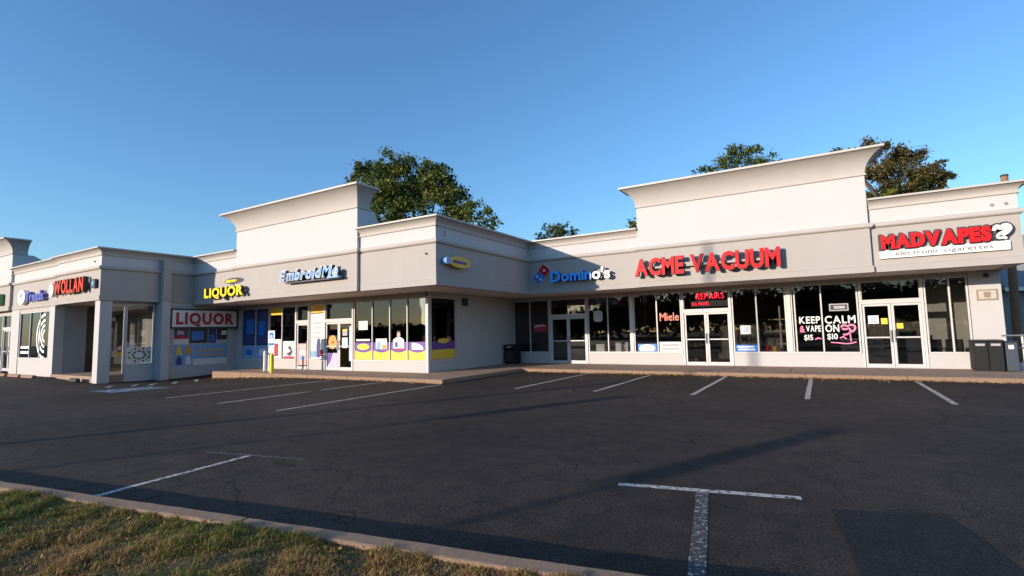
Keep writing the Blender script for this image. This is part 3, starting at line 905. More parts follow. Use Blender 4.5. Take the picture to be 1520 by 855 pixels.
plate("sign_box", rect(-39.4, -37.15, 3.62, 4.2), .03, .2, F, GREENPR, s)
plate("sign_face", rect(-39.3, -37.5, 3.7, 4.12), .201, .215, F, CRIMSON, s)

# LIQUOR box sign on the side wall, with posters below it
s = thing("box_sign", "white box sign with red LIQUOR lettering in a dark frame", "sign", (X3, 13.5, 2.1))
F = SIDE(X3 - .01)
plate("sign_case", rect(11.99, 15.14, 2.10, 3.02), .0, .24, F, DARKM, s)
plate("sign_face", rect(12.06, 15.07, 2.17, 2.95), .241, .25, F, PAPER, s)
lettering(s, "LIQUOR", 12.22, 14.92, 2.28, 2.84, .251, .262, F, CRIMSON, .045, gap=.10)

def poster(label, shapes, to3, loc, e=.0, group="posters under the LIQUOR box sign", cat="poster", name="poster"):
    r = thing(name, label, cat, loc, group)
    for k, (nm, pts, mt) in enumerate(shapes):
        plate(nm, pts, e + .002 + .005 * k, e + .006 + .005 * k, to3, mt, r)
    return r
poster("navy poster with red strip, topmost left under the box sign", [("sheet", rect(12.28, 12.92, 1.62, 2.09), NAVY), ("red_strip", rect(12.28, 12.92, 1.62, 1.76), CRIMSON), ("product", rect(12.4, 12.7, 1.82, 2.0), PINKPR)], F, (X3, 12.6, 1.62))
poster("dark poster with a glowing blue picture in the middle", [("sheet", rect(12.95, 13.80, 1.40, 2.09), DARKPR), ("picture", rect(13.05, 13.6, 1.55, 1.98), BLUEP)], F, (X3, 13.4, 1.4))
poster("narrow blue and black poster right of the glowing blue one", [("sheet", rect(13.83, 14.2, 1.40, 2.09), NAVY), ("picture", rect(13.9, 14.12, 1.5, 1.8), BLUEP)], F, (X3, 14.0, 1.4))
poster("black poster with white corner at the top right under the box sign", [("sheet", rect(14.23, 14.76, 1.55, 2.09), DARKPR), ("white_block", rect(14.45, 14.72, 1.78, 2.0), PAPER)], F, (X3, 14.5, 1.55))
poster("plain white sheet between the navy and the bottle posters", [("sheet", rect(12.28, 12.92, 1.36, 1.605), PAPER)], F, (X3, 12.6, 1.36))
q = [("sheet", rect(12.28, 13.12, .36, 1.345), SKYPR)]
for a, b, mt in ((12.40, .88, YPRINT), (12.80, .90, ORANGE), (12.40, .42, NAVY), (12.80, .42, PAPER)):
    q.append(("bottle_picture", [(a, b), (a + .24, b), (a + .24, b + .24), (a + .16, b + .40), (a + .08, b + .40), (a, b + .24)], mt))
poster("poster of four coloured bottle pictures, low left on the wall", q, F, (X3, 12.7, .36))
poster("wide pale blue poster with tan lines, low right on the wall", [("sheet", rect(13.16, 14.76, .36, 1.345), SKYPR), ("lower_field", rect(13.16, 14.76, .36, .66), PAPER), ("line", rect(13.3, 14.6, .98, 1.1), TAN), ("line", rect(13.3, 14.65, .78, .88), TAN)], F, (X3, 14, .36))

# ------------------------------------------------------------------ window signs and decals, main block
F = FRONT(YG + .04)
GW = "signs on the shop windows"
s = thing("neon_sign", "red neon REPAIRS sign over the vacuum shop doors", "sign", (-3.9, YG + .2, 2.4))
FN = FRONT(YG + .20)
lettering(s, "REPAIRS", -4.28, -3.22, 2.76, 3.00, .0, .03, FN, NEONR, .0, gap=.12)
lettering(s, "ALL MAKES", -4.46, -3.80, 2.52, 2.64, .0, .03, FN, NEONR, .0, gap=.1)
plate("backing", rect(-4.5, -3.1, 2.46, 2.70), -.03, -.01, FN, DARKPR, s)
s = thing("window_sign", "large red Miele lettering inside the vacuum shop window", "sign", (-5.4, YG + .04, 1.9))
lettering(s, "Miele", -5.74, -4.96, 1.93, 2.26, .006, .02, FRONT(YG + .03), mat("salmon_print", (.75, .20, .14), .5), .012, gap=.08)
def wsign(label, x0, x1, z0, z1, base, extras=(), y=YG + .04, name="window_sign", cat="sign"):
    s = thing(name, label, cat, ((x0 + x1) / 2, y, z0), GW)
    f = FRONT(y)
    plate("board", rect(x0, x1, z0, z1), .002, .008, f, base, s)
    for k, (nm, pts, mt) in enumerate(extras):
        plate(nm, pts, .009 + .004 * k, .012 + .004 * k, f, mt, s)
    return s
def lines(x0, x1, z0, z1, n, mt, fill=.5, nm="text_line"):
    out = []
    h = (z1 - z0) / n
    for i in range(n):
        w = random.uniform(.0, .12) * (x1 - x0)
        out.append((nm, rect(x0 + w, x1 - random.uniform(0, .12) * (x1 - x0), z0 + i * h + h * (1 - fill) / 2, z0 + i * h + h * (1 + fill) / 2), mt))
    return out
wsign("blue window sign with white star burst under the Miele neighbour pane", -6.72, -5.93, .665, .98, BLUEP, [("burst", [(-6.62, .68), (-6.05, .68), (-5.98, .8), (-6.08, .93), (-6.33, .97), (-6.58, .93), (-6.68, .8)], PAPER)] + lines(-6.52, -6.12, .70, .92, 3, GREYPR))
wsign("white board with two grey lines beside the vacuum shop doors", -5.80, -4.92, .665, 1.06, PAPER, lines(-5.72, -5.0, .70, 1.0, 2, GREYPR, .6))
wsign("blue and white sign low in the pane right of the vacuum shop doors", -2.85, -2.10, .665, .92, BLUEP, lines(-2.82, -2.14, .69, .9, 2, PAPER, .6))
wsign("white framed notice hung in the pane right of the vacuum shop doors", -2.66, -2.30, 1.33, 1.66, PAPER, lines(-2.58, -2.38, 1.40, 1.60, 3, SKYPR, .5))
wsign("small framed OPEN style plate above the painted KEEP CALM words", .30, .88, 2.10, 2.36, GREYPR, [("plate_face", rect(.34, .84, 2.14, 2.32), DARKPR)] + lines(.40, .78, 2.17, 2.29, 1, GREYPR, .8))
s = thing("window_lettering", "hand painted white KEEP CALM and VAPE ON words with prices", "lettering", (.3, YG + .04, 1.2))
F2 = FRONT(YG + .045)
for txt, a0, a1, b0, b1, mt, of in (("KEEP", -.66, 0.0, 1.68, 1.93, WPAINT, .02), ("CALM", .14, 1.06, 1.66, 1.93, WPAINT, .02), ("VAPE", -.46, .0, 1.38, 1.60, WPAINT, .02), ("ON", .14, .56, 1.36, 1.62, WPAINT, .02), ("$15", -.54, -.26, 1.08, 1.27, WPAINT, .015), ("$10", .18, .50, 1.10, 1.30, WPAINT, .015), ("&", -.66, -.50, 1.36, 1.60, PINK, .01)):
    lettering(s, txt, a0, a1, b0, b1, .0, .003, F2, mt, of, gap=.1, name="painted_letter")
for a, b in (((-.20, 1.10), (0.0, 1.12)), ((.56, 1.14), (.76, 1.11))):
    stroke("painted_dash", [a, ((a[0] + b[0]) / 2, a[1] + .05), b], [.04, .05, .03], .0, .003, F2, PINK, s)
s = thing("window_painting", "pink painted heart and pipe swirl beside the word ON", "painting", (.9, YG + .04, 1.0))
for pts, w in (([(.62, 1.52), (.70, 1.62), (.80, 1.54), (.92, 1.62), (1.04, 1.56), (1.02, 1.42), (.90, 1.34)], .06), ([(.64, 1.46), (.76, 1.44), (.86, 1.50), (.90, 1.36), (.78, 1.26), (.66, 1.26)], .06), ([(.86, 1.34), (.88, 1.2), (.88, 1.02)], .04), ([(.28, .99), (.55, .97), (.78, .93), (1.04, 1.0)], .035)):
    p_ = smooth2(pts); stroke("brush_stroke", p_, [w] * len(p_), .0, .003, F2, PINK, s)
wsign("white notice taped to the left leaf of the vape shop doors", 1.42, 1.72, 1.62, 1.90, PAPER, lines(1.45, 1.69, 1.66, 1.86, 3, SKYPR, .5), y=YG + .036)
wsign("yellow sticker on the left leaf of the vape shop doors", 1.78, 1.96, 1.60, 1.80, YPRINT, y=YG + .036)
wsign("yellow sticker on the right leaf of the vape shop doors", 2.20, 2.38, 1.44, 1.62, YPRINT, y=YG + .036)
wsign("red menu card in the pizza shop window", -11.75, -11.05, 1.60, 1.95, CRIMSON, [("swoosh", [(-11.7, 1.8), (-11.3, 1.86), (-11.1, 1.84), (-11.1, 1.88), (-11.3, 1.91), (-11.7, 1.88)], PAPER)])
for x0, x1 in ((-12.8, -11.97), (-11.9, -10.97), (-10.8, -9.1), (-8.9, -8.05), (-7.98, -7.05)):
    wsign({-12.8: "dark red band across the pizza shop pane nearest the corner", -11.9: "dark red band across the pane left of the pizza doors", -10.8: "dark red band across the transom over the pizza doors", -8.9: "dark red band across the pane right of the pizza doors", -7.98: "dark red band across the pizza pane by the vacuum shop"}[x0], x0, x1, 2.62, 2.98, mat("maroon_print", (.16, .012, .012), .5), y=YG + .12)
s = thing("hanging_sign", "pale eight sided plate hung on a rod under the pizza soffit", "sign", (-8.15, 20.7, 1.95))
F3 = FRONT(20.72)
plate("plate", [(-8.35, 2.05), (-8.28, 1.96), (-8.02, 1.96), (-7.95, 2.05), (-7.95, 2.34), (-8.02, 2.43), (-8.28, 2.43), (-8.35, 2.34)], .0, .05, F3, mat("tan_plate", (.40, .37, .32), .7), s)
bm = bmesh.new(); add_cyl(bm, (-8.15, 20.70, 2.42), (-8.15, 20.70, 3.23), .012, .012, 8); obj("rod", bm, GREYM, s)

# ------------------------------------------------------------------ window signs, middle wing
F = FRONT(YE + .04)
GE = "window graphics of the middle wing"
xs = [-17.02, -15.93, -14.94, -14.0, -13.0]
lab = ["oval", "shirt photograph", "model photograph", "white fan shape"]
for i in range(4):
    a0, a1 = xs[i] + .05, xs[i + 1] - .05
    s = thing("window_graphic", f"purple and yellow window band with a {lab[i]}", "graphic", ((a0 + a1) / 2, YE, .59), GE)
    arc = [(a0, .98)] + [(a0 + (a1 - a0) * t / 10, .98 - .10 * math.sin(math.pi * t / 10)) for t in range(1, 10)] + [(a1, .98)]
    plate("yellow_band", [(a0, .595), (a1, .595)] + arc[::-1], .002, .006, F, YPRINT, s)
    plate("purple_band", arc + [(a1, 1.30), (a0, 1.30)], .0025, .0065, F, PURPLE, s)
    c = (a0 + a1) / 2
    if i == 0:
        plate("oval", ellipse(c, 1.12, .36, .13), .008, .012, F, YPRINT, s)
        plate("ledge_board", rect(a0 + .08, a1 - .1, 1.36, 1.44), .008, .012, F, PAPER, s)
    if i == 1:
        plate("photograph", rect(c - .3, c + .32, 1.02, 1.45), .008, .012, F, PAPER, s)
        plate("blue_shirt", [(c - .28, 1.02), (c - .02, 1.02), (c - .02, 1.3), (c - .2, 1.33)], .013, .016, F, SKYPR, s)
        plate("orange_shirt", rect(c + .06, c + .3, 1.03, 1.2), .013, .016, F, ORANGE, s)
    if i == 2:
        plate("shirt", [(c - .3, 1.05), (c + .3, 1.05), (c + .28, 1.4), (c + .1, 1.5), (c - .1, 1.5), (c - .3, 1.4)], .008, .012, F, PAPER, s)
        plate("face", ellipse(c, 1.60, .09, .12, 16), .008, .012, F, mat("skin_print", (.6, .36, .26), .6), s)
        plate("hair", [(c - .1, 1.62), (c - .08, 1.74), (c + .08, 1.74), (c + .1, 1.62), (c + .05, 1.68), (c - .05, 1.68)], .013, .016, F, DARKPR, s)
        plate("badge", rect(c - .2, c - .05, 1.1, 1.3), .013, .016, F, NAVY, s)
        plate("trim", rect(c - .2, c + .25, .98, 1.05), .013, .016, F, CRIMSON, s)
    if i == 3:
        plate("fan_shape", [(c - .28, 1.0), (c + .32, 1.0), (c + .28, 1.12), (c + .1, 1.22), (c - .1, 1.25), (c - .28, 1.27)], .008, .012, F, PAPER, s)
def wE(label, x0, x1, z0, z1, base, extras=(), y=YE + .04):
    return wsign(label, x0, x1, z0, z1, base, extras, y)
wE("white notice taped up in the pane right of the embroidery doors", -16.75, -16.22, 1.83, 2.20, PAPER, lines(-16.68, -16.3, 1.9, 2.14, 3, GREYPR, .3))
wE("tall white poster with pink lines between liquor and embroidery doors", -19.84, -18.96, .60, 2.62, PAPER, lines(-19.7, -19.15, 1.45, 2.3, 4, PINKPR, .35) + [("figure", [(-19.42, .66), (-19.2, .66), (-19.17, 1.2), (-19.22, 1.5), (-19.36, 1.5), (-19.42, 1.2)], NAVY), ("red_bag", ellipse(-19.08, .86, .1, .16, 16), CRIMSON), ("picture", rect(-19.8, -19.5, .68, .95), SKYPR)])
wE("gold panel above the tall white poster", -19.84, -18.96, 2.66, 3.0, GOLDP, [("inner", rect(-19.6, -19.1, 2.72, 2.94), ORANGE)])
wE("gold panel above the dark liquor shop window", -22.84, -21.98, 2.66, 3.0, GOLDP)
wE("pink and white notice covering the lower liquor door glass", -20.70, -20.12, .30, 1.28, PINKPR, [("seal", ellipse(-20.41, .62, .22, .09, 20), SKYPR), ("band", rect(-20.62, -20.2, .78, .98), PAPER)], y=YE + .036)
wE("white graphic with black swirl in the liquor window", -21.84, -20.98, .60, 1.40, PAPER, [("swirl", [(-21.6, .8), (-21.3, .7), (-21.1, .9), (-21.3, 1.2), (-21.5, 1.1), (-21.25, .95)], DARKPR), ("base_strip", rect(-21.8, -21.0, .6, .7), CRIMSON)])
wE("white sheet low in the left liquor window, left one", -25.08, -24.05, .60, 1.22, SKYPR, [("picture", rect(-24.8, -24.3, .75, 1.0), BLUEP)])
wE("white sheet low in the left liquor window, right one", -23.95, -22.97, .60, 1.22, SKYPR, [("picture", rect(-23.7, -23.2, .72, 1.05), PAPER)])
wE("dark blue poster filling the left liquor pane", -25.08, -24.05, 1.26, 2.95, NAVY, [("picture", rect(-24.8, -24.2, 1.8, 2.5), BLUEP)])
wE("dark blue poster filling the pane left of the sign post", -23.95, -22.97, 1.26, 2.95, NAVY, [("picture", rect(-23.8, -23.3, 1.7, 2.4), BLUEP)])
wE("red and white poster low in the pane behind the sign post", -22.80, -22.0, .60, 1.50, PAPER, [("red_patch", rect(-22.5, -22.2, .7, 1.3), CRIMSON)])
wE("yellow disc sticker on the left embroidery door leaf", -18.62, -18.12, 1.05, 1.62, DARKPR, [("disc", ellipse(-18.37, 1.33, .26, .30, 24), ORANGE), ("mark", [(-18.45, 1.3), (-18.3, 1.26), (-18.28, 1.42), (-18.36, 1.36)], DARKPR)], y=YE + .036)
wE("purple and lilac sheet low on the left embroidery door leaf", -18.68, -18.06, .26, .86, mat("lilac_print", (.55, .48, .66), .6), [("purple_wedge", [(-18.68, .3), (-18.5, .5), (-18.35, .86), (-18.68, .86)], PURPLE)], y=YE + .036)
wE("white opening notice on the right embroidery door leaf", -17.76, -17.42, 1.08, 1.52, PAPER, lines(-17.7, -17.48, 1.14, 1.46, 4, GREYPR, .3), y=YE + .036)
wE("small crest sticker above the notice on the right embroidery door", -17.74, -17.44, 1.60, 1.86, GREYPR, [("gold_top", rect(-17.74, -17.44, 1.8, 1.88), YPRINT)], y=YE + .036)
wE("pale blue strip hanging at the edge of the right embroidery door", -17.32, -17.14, .52, 2.0, mat("pale_blue_print", (.45, .55, .80), .6), y=YE + .036)
s = thing("window_graphic", "shaded purple and yellow band in the corner side window", "graphic", (XE, 16, .59), GE)
F = SIDE(XE - .05)
plate("yellow_band", rect(15.40, 16.88, .60, .98), .008, .012, F, YPRINT, s)
plate("purple_band", rect(15.40, 16.88, .985, 1.30), .008, .012, F, PURPLE, s)
plate("oval", ellipse(16.15, 1.32, .36, .10), .013, .016, F, YPRINT, s)
s = thing("neon_sign", "two blue lit panels inside the corner side window", "sign", (XE - .4, 16, 2.4))
F = SIDE(XE - .4)
plate("lit_panel", rect(15.75, 16.25, 2.52, 2.72), .0, .03, F, NEONB, s)
plate("lit_panel", rect(16.4, 16.7, 2.46, 2.66), .0, .03, F, NEONB, s)
# left wing window decals
F = FRONT(Y3 + .20)
s = thing("window_graphic", "white concentric ring graphic across the far left shop window", "graphic", (-33, Y3 + .2, .85), GE)
def arcpts(cx, cz, r, a0, a1, n=20): return [(cx + r * math.cos(math.radians(a0 + (a1 - a0) * i / n)), cz + r * 1.05 * math.sin(math.radians(a0 + (a1 - a0) * i / n))) for i in range(n + 1)]
for r in (.25, .48, .72, 1.0):
    pts = arcpts(-32.0, 1.9, r, 90, 270); stroke("ring", pts, [.13] * len(pts), .002, .006, F, WPAINT, s)
for z in (1.05, 1.3):
    plate("bar", rect(-35.1, -34.0, z, z + .12), .002, .006, F, WPAINT, s)
s = thing("window_graphic", "sheet with a gold and black round pattern in the porch window", "graphic", (XS, 11, .6), GE)
F = SIDE(XS - .05)
plate("sheet", rect(10.54, 11.52, .60, 1.30), .010, .014, F, PAPER, s)
for k in range(16):
    a = 2 * math.pi * k / 16
    for rr, mt in ((.34, DARKPR if k % 2 else GOLDP), (.20, TAN if k % 2 else DARKPR)):
        cx, cz = 11.03 + rr * 1.2 * math.cos(a), .95 + rr * .85 * math.sin(a)
        plate("petal", ellipse(cx, cz, .05, .045, 8), .015, .018, F, mt, s)

# ------------------------------------------------------------------ street furniture
s = thing("litter_bin", "black square litter bin in the shaded corner by the pizza doors", "bin", (-12.5, 20.75, .12))
box("bin_body", -12.80, -12.22, 20.5, 21.05, .16, .82, BLACKM, s, .02)
box("bin_panel", -12.72, -12.32, 20.48, 20.498, .24, .70, DARKM, s, .004)
box("bin_lid", -12.84, -12.18, 20.46, 21.09, .822, 1.02, BLACKM, s, .05)
box("bin_opening", -12.62, -12.40, 20.44, 20.459, .87, .96, GREYPR, s, .004)
for x in (-12.76, -12.30): box("foot", x, x + .06, 20.55, 20.98, .12, .159, DARKM, s)
s = thing("litter_bin", "tall black two part litter bin beside the vape shop pier", "bin", (4.2, 20.8, .12))
box("bin_body", 3.92, 4.255, 20.55, 21.1, .15, 1.02, BLACKM, s, .015)
box("bin_body", 4.265, 4.60, 20.55, 21.1, .15, 1.02, BLACKM, s, .015)
box("bin_lid", 3.90, 4.62, 20.53, 21.12, 1.021, 1.06, DARKM, s, .012)
for x in (3.97, 4.32): box("bin_opening", x, x + .22, 20.535, 20.549, .88, .95, GREYPR, s, .004)
box("base", 3.95, 4.57, 20.58, 21.07, .12, .149, DARKM, s)
s = thing("bin_shadow_box", "slate blue box standing in for the bluish shadow behind the vape shop bin", "cabinet", (4.8, 20.8, .12))
box("shadow_box_body", 4.66, 4.95, 20.7, 21.2, .13, .98, mat("slate_shadow_blue", (.045, .06, .085), .6), s, .015)  # slate blue colour takes the place of the bluish shadow by the bin
box("shadow_box_top", 4.64, 4.97, 20.68, 21.22, .981, 1.01, DARKM, s, .008)
box("shadow_box_label", 4.74, 4.86, 20.69, 20.699, .78, .90, PAPER, s)
s = thing("wall_plaque", "small framed tan plaque high on the vape shop pier", "plaque", (4.5, YG, 2.3))
F = FRONT(YG - .02)
plate("frame", rect(4.30, 4.80, 2.28, 2.62), .002, .03, F, mat("plaque_frame", (.28, .22, .18), .7), s)
plate("face", rect(4.34, 4.76, 2.32, 2.58), .031, .036, F, mat("plaque_face", (.52, .46, .40), .7), s)
plate("emblem", [(4.48, 2.36), (4.62, 2.36), (4.64, 2.52), (4.55, 2.55), (4.46, 2.52)], .037, .040, F, mat("plaque_frame", (.28, .22, .18)), s)
# accessible parking sign on a yellow bollard
s = thing("parking_sign", "white and blue accessible parking sign on a yellow bollard", "sign", (-19.86, 13.34, .12))
bm = bmesh.new(); add_cyl(bm, (-19.86, 13.34, .0), (-19.86, 13.34, .86), .085, .085, 14); add_cyl(bm, (-19.86, 13.34, .86), (-19.86, 13.34, .91), .085, .04, 14); obj("bollard", bm, YELLOWP, s)
bm = bmesh.new(); add_cyl(bm, (-19.86, 13.34, .9), (-19.86, 13.34, 1.88), .025, .025, 8); obj("post", bm, GREYM, s)
F = FRONT(13.31)
plate("sign_plate", rect(-20.08, -19.64, 1.22, 1.88), .0, .01, F, WHITEP, s)
plate("blue_panel", rect(-20.0, -19.72, 1.55, 1.80), .011, .014, F, BLUEP, s)
plate("blue_strip", rect(-20.06, -19.66, 1.26, 1.36), .011, .014, F, BLUEP, s)
plate("wheel_mark", ellipse(-19.86, 1.64, .06, .06, 14), .0145, .017, F, WHITEP, s)
plate("lower_plate", rect(-20.05, -19.67, .95, 1.19), .0, .01, F, WHITEP, s)
for x, h_, lb in ((-21.05, .98, "taller white pipe bollard near the yellow bollard"), (-20.72, .82, "shorter white pipe bollard next to the yellow bollard")):
    s = thing("pipe_bollard", lb, "bollard", (x, 13.8, .12), "white pipe bollards")
    bm = bmesh.new(); add_cyl(bm, (x, 13.8, .1), (x, 13.8, h_), .06, .06, 12); add_cyl(bm, (x, 13.8, h_), (x, 13.8, h_ + .04), .06, .03, 12); obj("pipe", bm, WHITEP, s)
    bm = bmesh.new(); add_cyl(bm, (x, 13.8, .1), (x, 13.8, .135), .10, .10, 12); obj("base_plate", bm, GREYM, s)
# wheel stops by the far left shop
for k, (x, lb) in enumerate(((-34.6, "leftmost concrete wheel stop by the far left shop"), (-32.75, "middle concrete wheel stop by the far left shop"), (-31.0, "wheel stop nearest the corner porch"))):
    bm = bmesh.new()
    prism(bm, [(-.09, 0), (.09, 0), (.06, .13), (-.06, .13)], (-.7, .7), lambda a, b, e: (x + e, 8.75 + a, .0 + b))
    bmesh.ops.bevel(bm, geom=bm.edges[:], offset=.015, segments=1, affect='EDGES')
    tag(obj("wheel_stop", bm, KERBM), lb, "wheel stop", "concrete wheel stops")
bm = bmesh.new()
prism(bm, [(-.1, 0), (.1, 0), (.06, .14), (-.06, .14)], (-.35, .35), lambda a, b, e: (-27.0 + e, 9.1 + a, -.08 + b))
bmesh.ops.bevel(bm, geom=bm.edges[:], offset=.015, segments=1, affect='EDGES')
tag(obj("wheel_stop", bm, mat("dark_rubber", (.04, .04, .04), .8)), "short dark wheel stop by the corner column", "wheel stop", "concrete wheel stops")

# railing and low wall right of the main block
s = thing("railing", "grey two rail railing on a low white wall at the right edge", "railing", (6.5, 21.2, 0))
box("low_wall", 4.905, 9.3, 21.1, 21.3, -.2, .36, WALL, s, .006)
for z in (.80, 1.17):
    bm = bmesh.new(); add_cyl(bm, (4.7, 21.08, z), (9.3, 21.08, z), .026, .026, 8); obj("rail", bm, GREYM, s)
for x in (5.17, 6.6, 8.0, 9.25):
    bm = bmesh.new(); add_cyl(bm, (x, 21.14, .3), (x, 21.14, 1.2), .028, .028, 8); obj("post", bm, FRAME, s)
# things on the roofs
s = thing("roof_vent", "small dark roof vent cap above the raised vacuum shop parapet", "vent", (-5.45, 23.6, 4.88))
bm = bmesh.new(); add_cyl(bm, (-5.45, 23.6, 4.88), (-5.45, 23.6, 8.2), .10, .10, 10); obj("pipe", bm, DARKM, s)
bm = bmesh.new(); add_cyl(bm, (-5.45, 23.6, 8.2), (-5.45, 23.6, 8.42), .26, .14, 12); obj("cap", bm, DARKM, s)
s = thing("roof_vent", "pale blue vent cap just above the middle wing corner", "vent", (-12.6, 15.5, 4.86))
bm = bmesh.new(); add_cyl(bm, (-12.6, 15.5, 4.86), (-12.6, 15.5, 6.05), .09, .09, 10); obj("pipe", bm, GREYM, s)
bm = bmesh.new(); add_cyl(bm, (-12.6, 15.5, 6.05), (-12.6, 15.5, 6.28), .17, .12, 12); obj("cap", bm, SKYPR, s)

# house and utility pole beyond the right end
s = thing("house", "grey sided house with pale eaves beyond the right end of the shops", "house", (14, 36, 0))
SIDING = mat("grey_siding", (.30, .31, .32), .8, .05, 2)
box("wall", 8.1, 20, 33.5, 41, -.3, 3.1, SIDING, s)
for k in range(12):
    box("siding_board", 8.05, 20.05, 33.465, 33.498, .1 + k * .25, .335 + k * .25, SIDING, s)
bm = bmesh.new()
prism(bm, [(33.0, 3.12), (41.4, 3.12), (37.2, 6.2)], (7.7, 20.4), lambda a, b, e: (e, a, b)); r_ = obj("roof", bm, mat("grey_shingle", (.26, .27, .28), .9, .2, 5), s)
box("eave", 7.66, 20.44, 32.86, 32.998, 3.02, 3.2, WHITEP, r_)
bm = bmesh.new()
prism(bm, [(9.3, 3.2), (13.5, 3.2), (11.4, 5.9)], (32.4, 36), lambda a, b, e: (a, e, b)); obj("gable_roof", bm, mat("navy_shingle", (.03, .05, .12), .8, .2, 5), s)
w = box("window", 9.4, 10.4, 33.40, 33.46, 1.0, 2.6, WHITEP, s, .01); box("pane", 9.5, 10.3, 33.385, 33.398, 1.1, 2.5, GLASS, w)
s = thing("utility_pole", "reddish wooden utility pole at the right edge beyond the railing", "pole", (6.32, 26, 0), "utility poles")
bm = bmesh.new(); add_cyl(bm, (6.22, 26, -.3), (6.34, 26, 7.1), .15, .11, 14); obj("shaft", bm, WOODM, s)
bm = bmesh.new(); add_cyl(bm, (6.34, 26, 7.1), (6.34, 26, 7.16), .13, .11, 14); obj("pole_cap", bm, DARKM, s)
# a dark hedge between house and lot
def leaves_mesh(name, P, size, tint, material, parent=None, up=.3):
    """many small bent leaf faces"""
    n = len(P)
    nrm = rng.normal(size=(n, 3)); nrm[:, 2] += up
    nrm /= np.linalg.norm(nrm, axis=1)[:, None]
    t = np.cross(nrm, rng.normal(size=(n, 3))); t /= np.linalg.norm(t, axis=1)[:, None]
    b = np.cross(nrm, t)
    s_ = size * rng.uniform(.6, 1.35, n)[:, None]
    w_ = s_ * rng.uniform(.45, .75, n)[:, None]
    v = np.empty((n, 4, 3))
    v[:, 0] = P - t * s_ * .5; v[:, 1] = P + b * w_ * .5 + nrm * s_ * .08; v[:, 2] = P + t * s_ * .5; v[:, 3] = P - b * w_ * .5 + nrm * s_ * .08
    me = bpy.data.meshes.new(name)
    me.vertices.add(4 * n); me.vertices.foreach_set("co", v.reshape(-1).astype(np.float32))
    me.loops.add(4 * n); me.loops.foreach_set("vertex_index", np.arange(4 * n, dtype=np.int32))
    me.polygons.add(n); me.polygons.foreach_set("loop_start", np.arange(0, 4 * n, 4, dtype=np.int32)); me.polygons.foreach_set("loop_total", np.full(n, 4, dtype=np.int32))
    at = me.attributes.new("tint", 'FLOAT', 'POINT'); at.data.foreach_set("value", np.repeat(tint, 4).astype(np.float32))
    me.update(); me.validate()
    return obj(name, me, material, parent)

OLIVE = leaf_mat("olive_leaves", [(0, (.020, .038, .010)), (.4, (.075, .112, .020)), (.78, (.16, .175, .030)), (1, (.24, .17, .04))])
RUST = leaf_mat("rusty_leaves", [(0, (.028, .034, .014)), (.4, (.08, .08, .022)), (.7, (.17, .12, .035)), (1, (.26, .11, .045))])
LIME = leaf_mat("lime_leaves", [(0, (.07, .10, .012)), (.5, (.16, .18, .02)), (1, (.26, .22, .03))])

def tree(name, label, base, lobes, nleaf, size, material, tint0=.35, group="trees behind the shops", cat="tree"):
    r = thing(name, label, cat, base, group)
    bm = bmesh.new()
    top = Vector(lobes[0][:3]); bx = Vector(base)
    zc = min(l[2] for l in lobes); fork = Vector((bx.x, bx.y, max(base[2] + 1.0, zc - 1.5)))
    H = max(l[2] for l in lobes)
    add_cyl(bm, bx + Vector((0, 0, -.2)), fork, .018 * H + .05, .012 * H + .03, 10, False)
    mid = {}
    for (x, y, z, rr) in lobes:
        c = Vector((x, y, z)); mdl = fork.lerp(c, .5) + Vector((random.uniform(-.3, .3), random.uniform(-.3, .3), .3))
        add_cyl(bm, fork, mdl, .008 * H + .02, .005 * H + .015, 7, False)
        add_cyl(bm, mdl, c, .005 * H + .015, .02, 6, False)
        for _ in range(3):
            d = Vector((random.gauss(0, 1), random.gauss(0, 1), random.gauss(.4, 1))).normalized()
            add_cyl(bm, c, c + d * rr * 1.0, .025, .008, 5, False)
    obj("trunk", bm, BARK, r)
    vol = np.array([l[3] ** 2.2 for l in lobes]); pr = vol / vol.sum()
    ks = rng.choice(len(lobes), nleaf, p=pr)
    L = np.array(lobes)
    # secondary clumps inside every lobe give light and dark masses and gaps
    ncl = 17
    d = rng.normal(size=(len(lobes), ncl, 3)); d /= np.linalg.norm(d, axis=2)[:, :, None]
    rad = rng.uniform(.4, 1.2, (len(lobes), ncl, 1))
    cl = L[:, None, :3] + d * rad * L[:, None, 3:4]
    cs = L[:, 3] * .235
    ci = rng.integers(0, ncl, nleaf)
    P = cl[ks, ci] + rng.normal(size=(nleaf, 3)) * (cs[ks][:, None]) * np.array([.75, .75, .6])
    ctint = rng.uniform(-.22, .25, (len(lobes), ncl))
    tint = np.clip(tint0 + ctint[ks, ci] + rng.normal(size=nleaf) * .16, 0, 1)
    leaves_mesh("crown", P, size, tint, material, r)
    return r

tree("deciduous_tree", "big olive green tree rising behind the middle wing", (-27, 30.5, 0),
     [(-32.9, 30.8, 14.7, 1.52), (-29.8, 30.1, 14.6, 1.67), (-28.1, 31.1, 13.8, 1.99), (-24.8, 30.5, 12.8, 1.78), (-22.7, 30.4, 11.4, 1.42), (-27.1, 29.2, 10.9, 2.3), (-24.8, 31.2, 10.7, 2.12), (-20.5, 29.4, 10.0, .96), (-19.5, 29.8, 9.2, .57), (-30.7, 29.9, 12.5, 1.84), (-33.1, 30.3, 15.5, .93), (-24.6, 29.7, 13.8, .93), (-30.7, 30.3, 15.7, .79), (-27.6, 30.5, 14.9, .87), (-33.2, 29.6, 13.7, 1.03), (-29, 31, 9.5, 2.2), (-25, 30, 8.2, 2.0)], 40000, .235, OLIVE, .42)
tree("deciduous_tree", "small ragged tree top above the pizza shop roof", (-16.5, 34, 0),
     [(-17.0, 33.9, 9.1, .56), (-15.9, 33.6, 9.2, .54), (-15.3, 34.3, 8.8, .45), (-17.9, 34, 8.7, .41), (-16.5, 34.5, 8.5, .81), (-16.5, 34.2, 7.4, 1.1)], 4200, .16, OLIVE, .40)
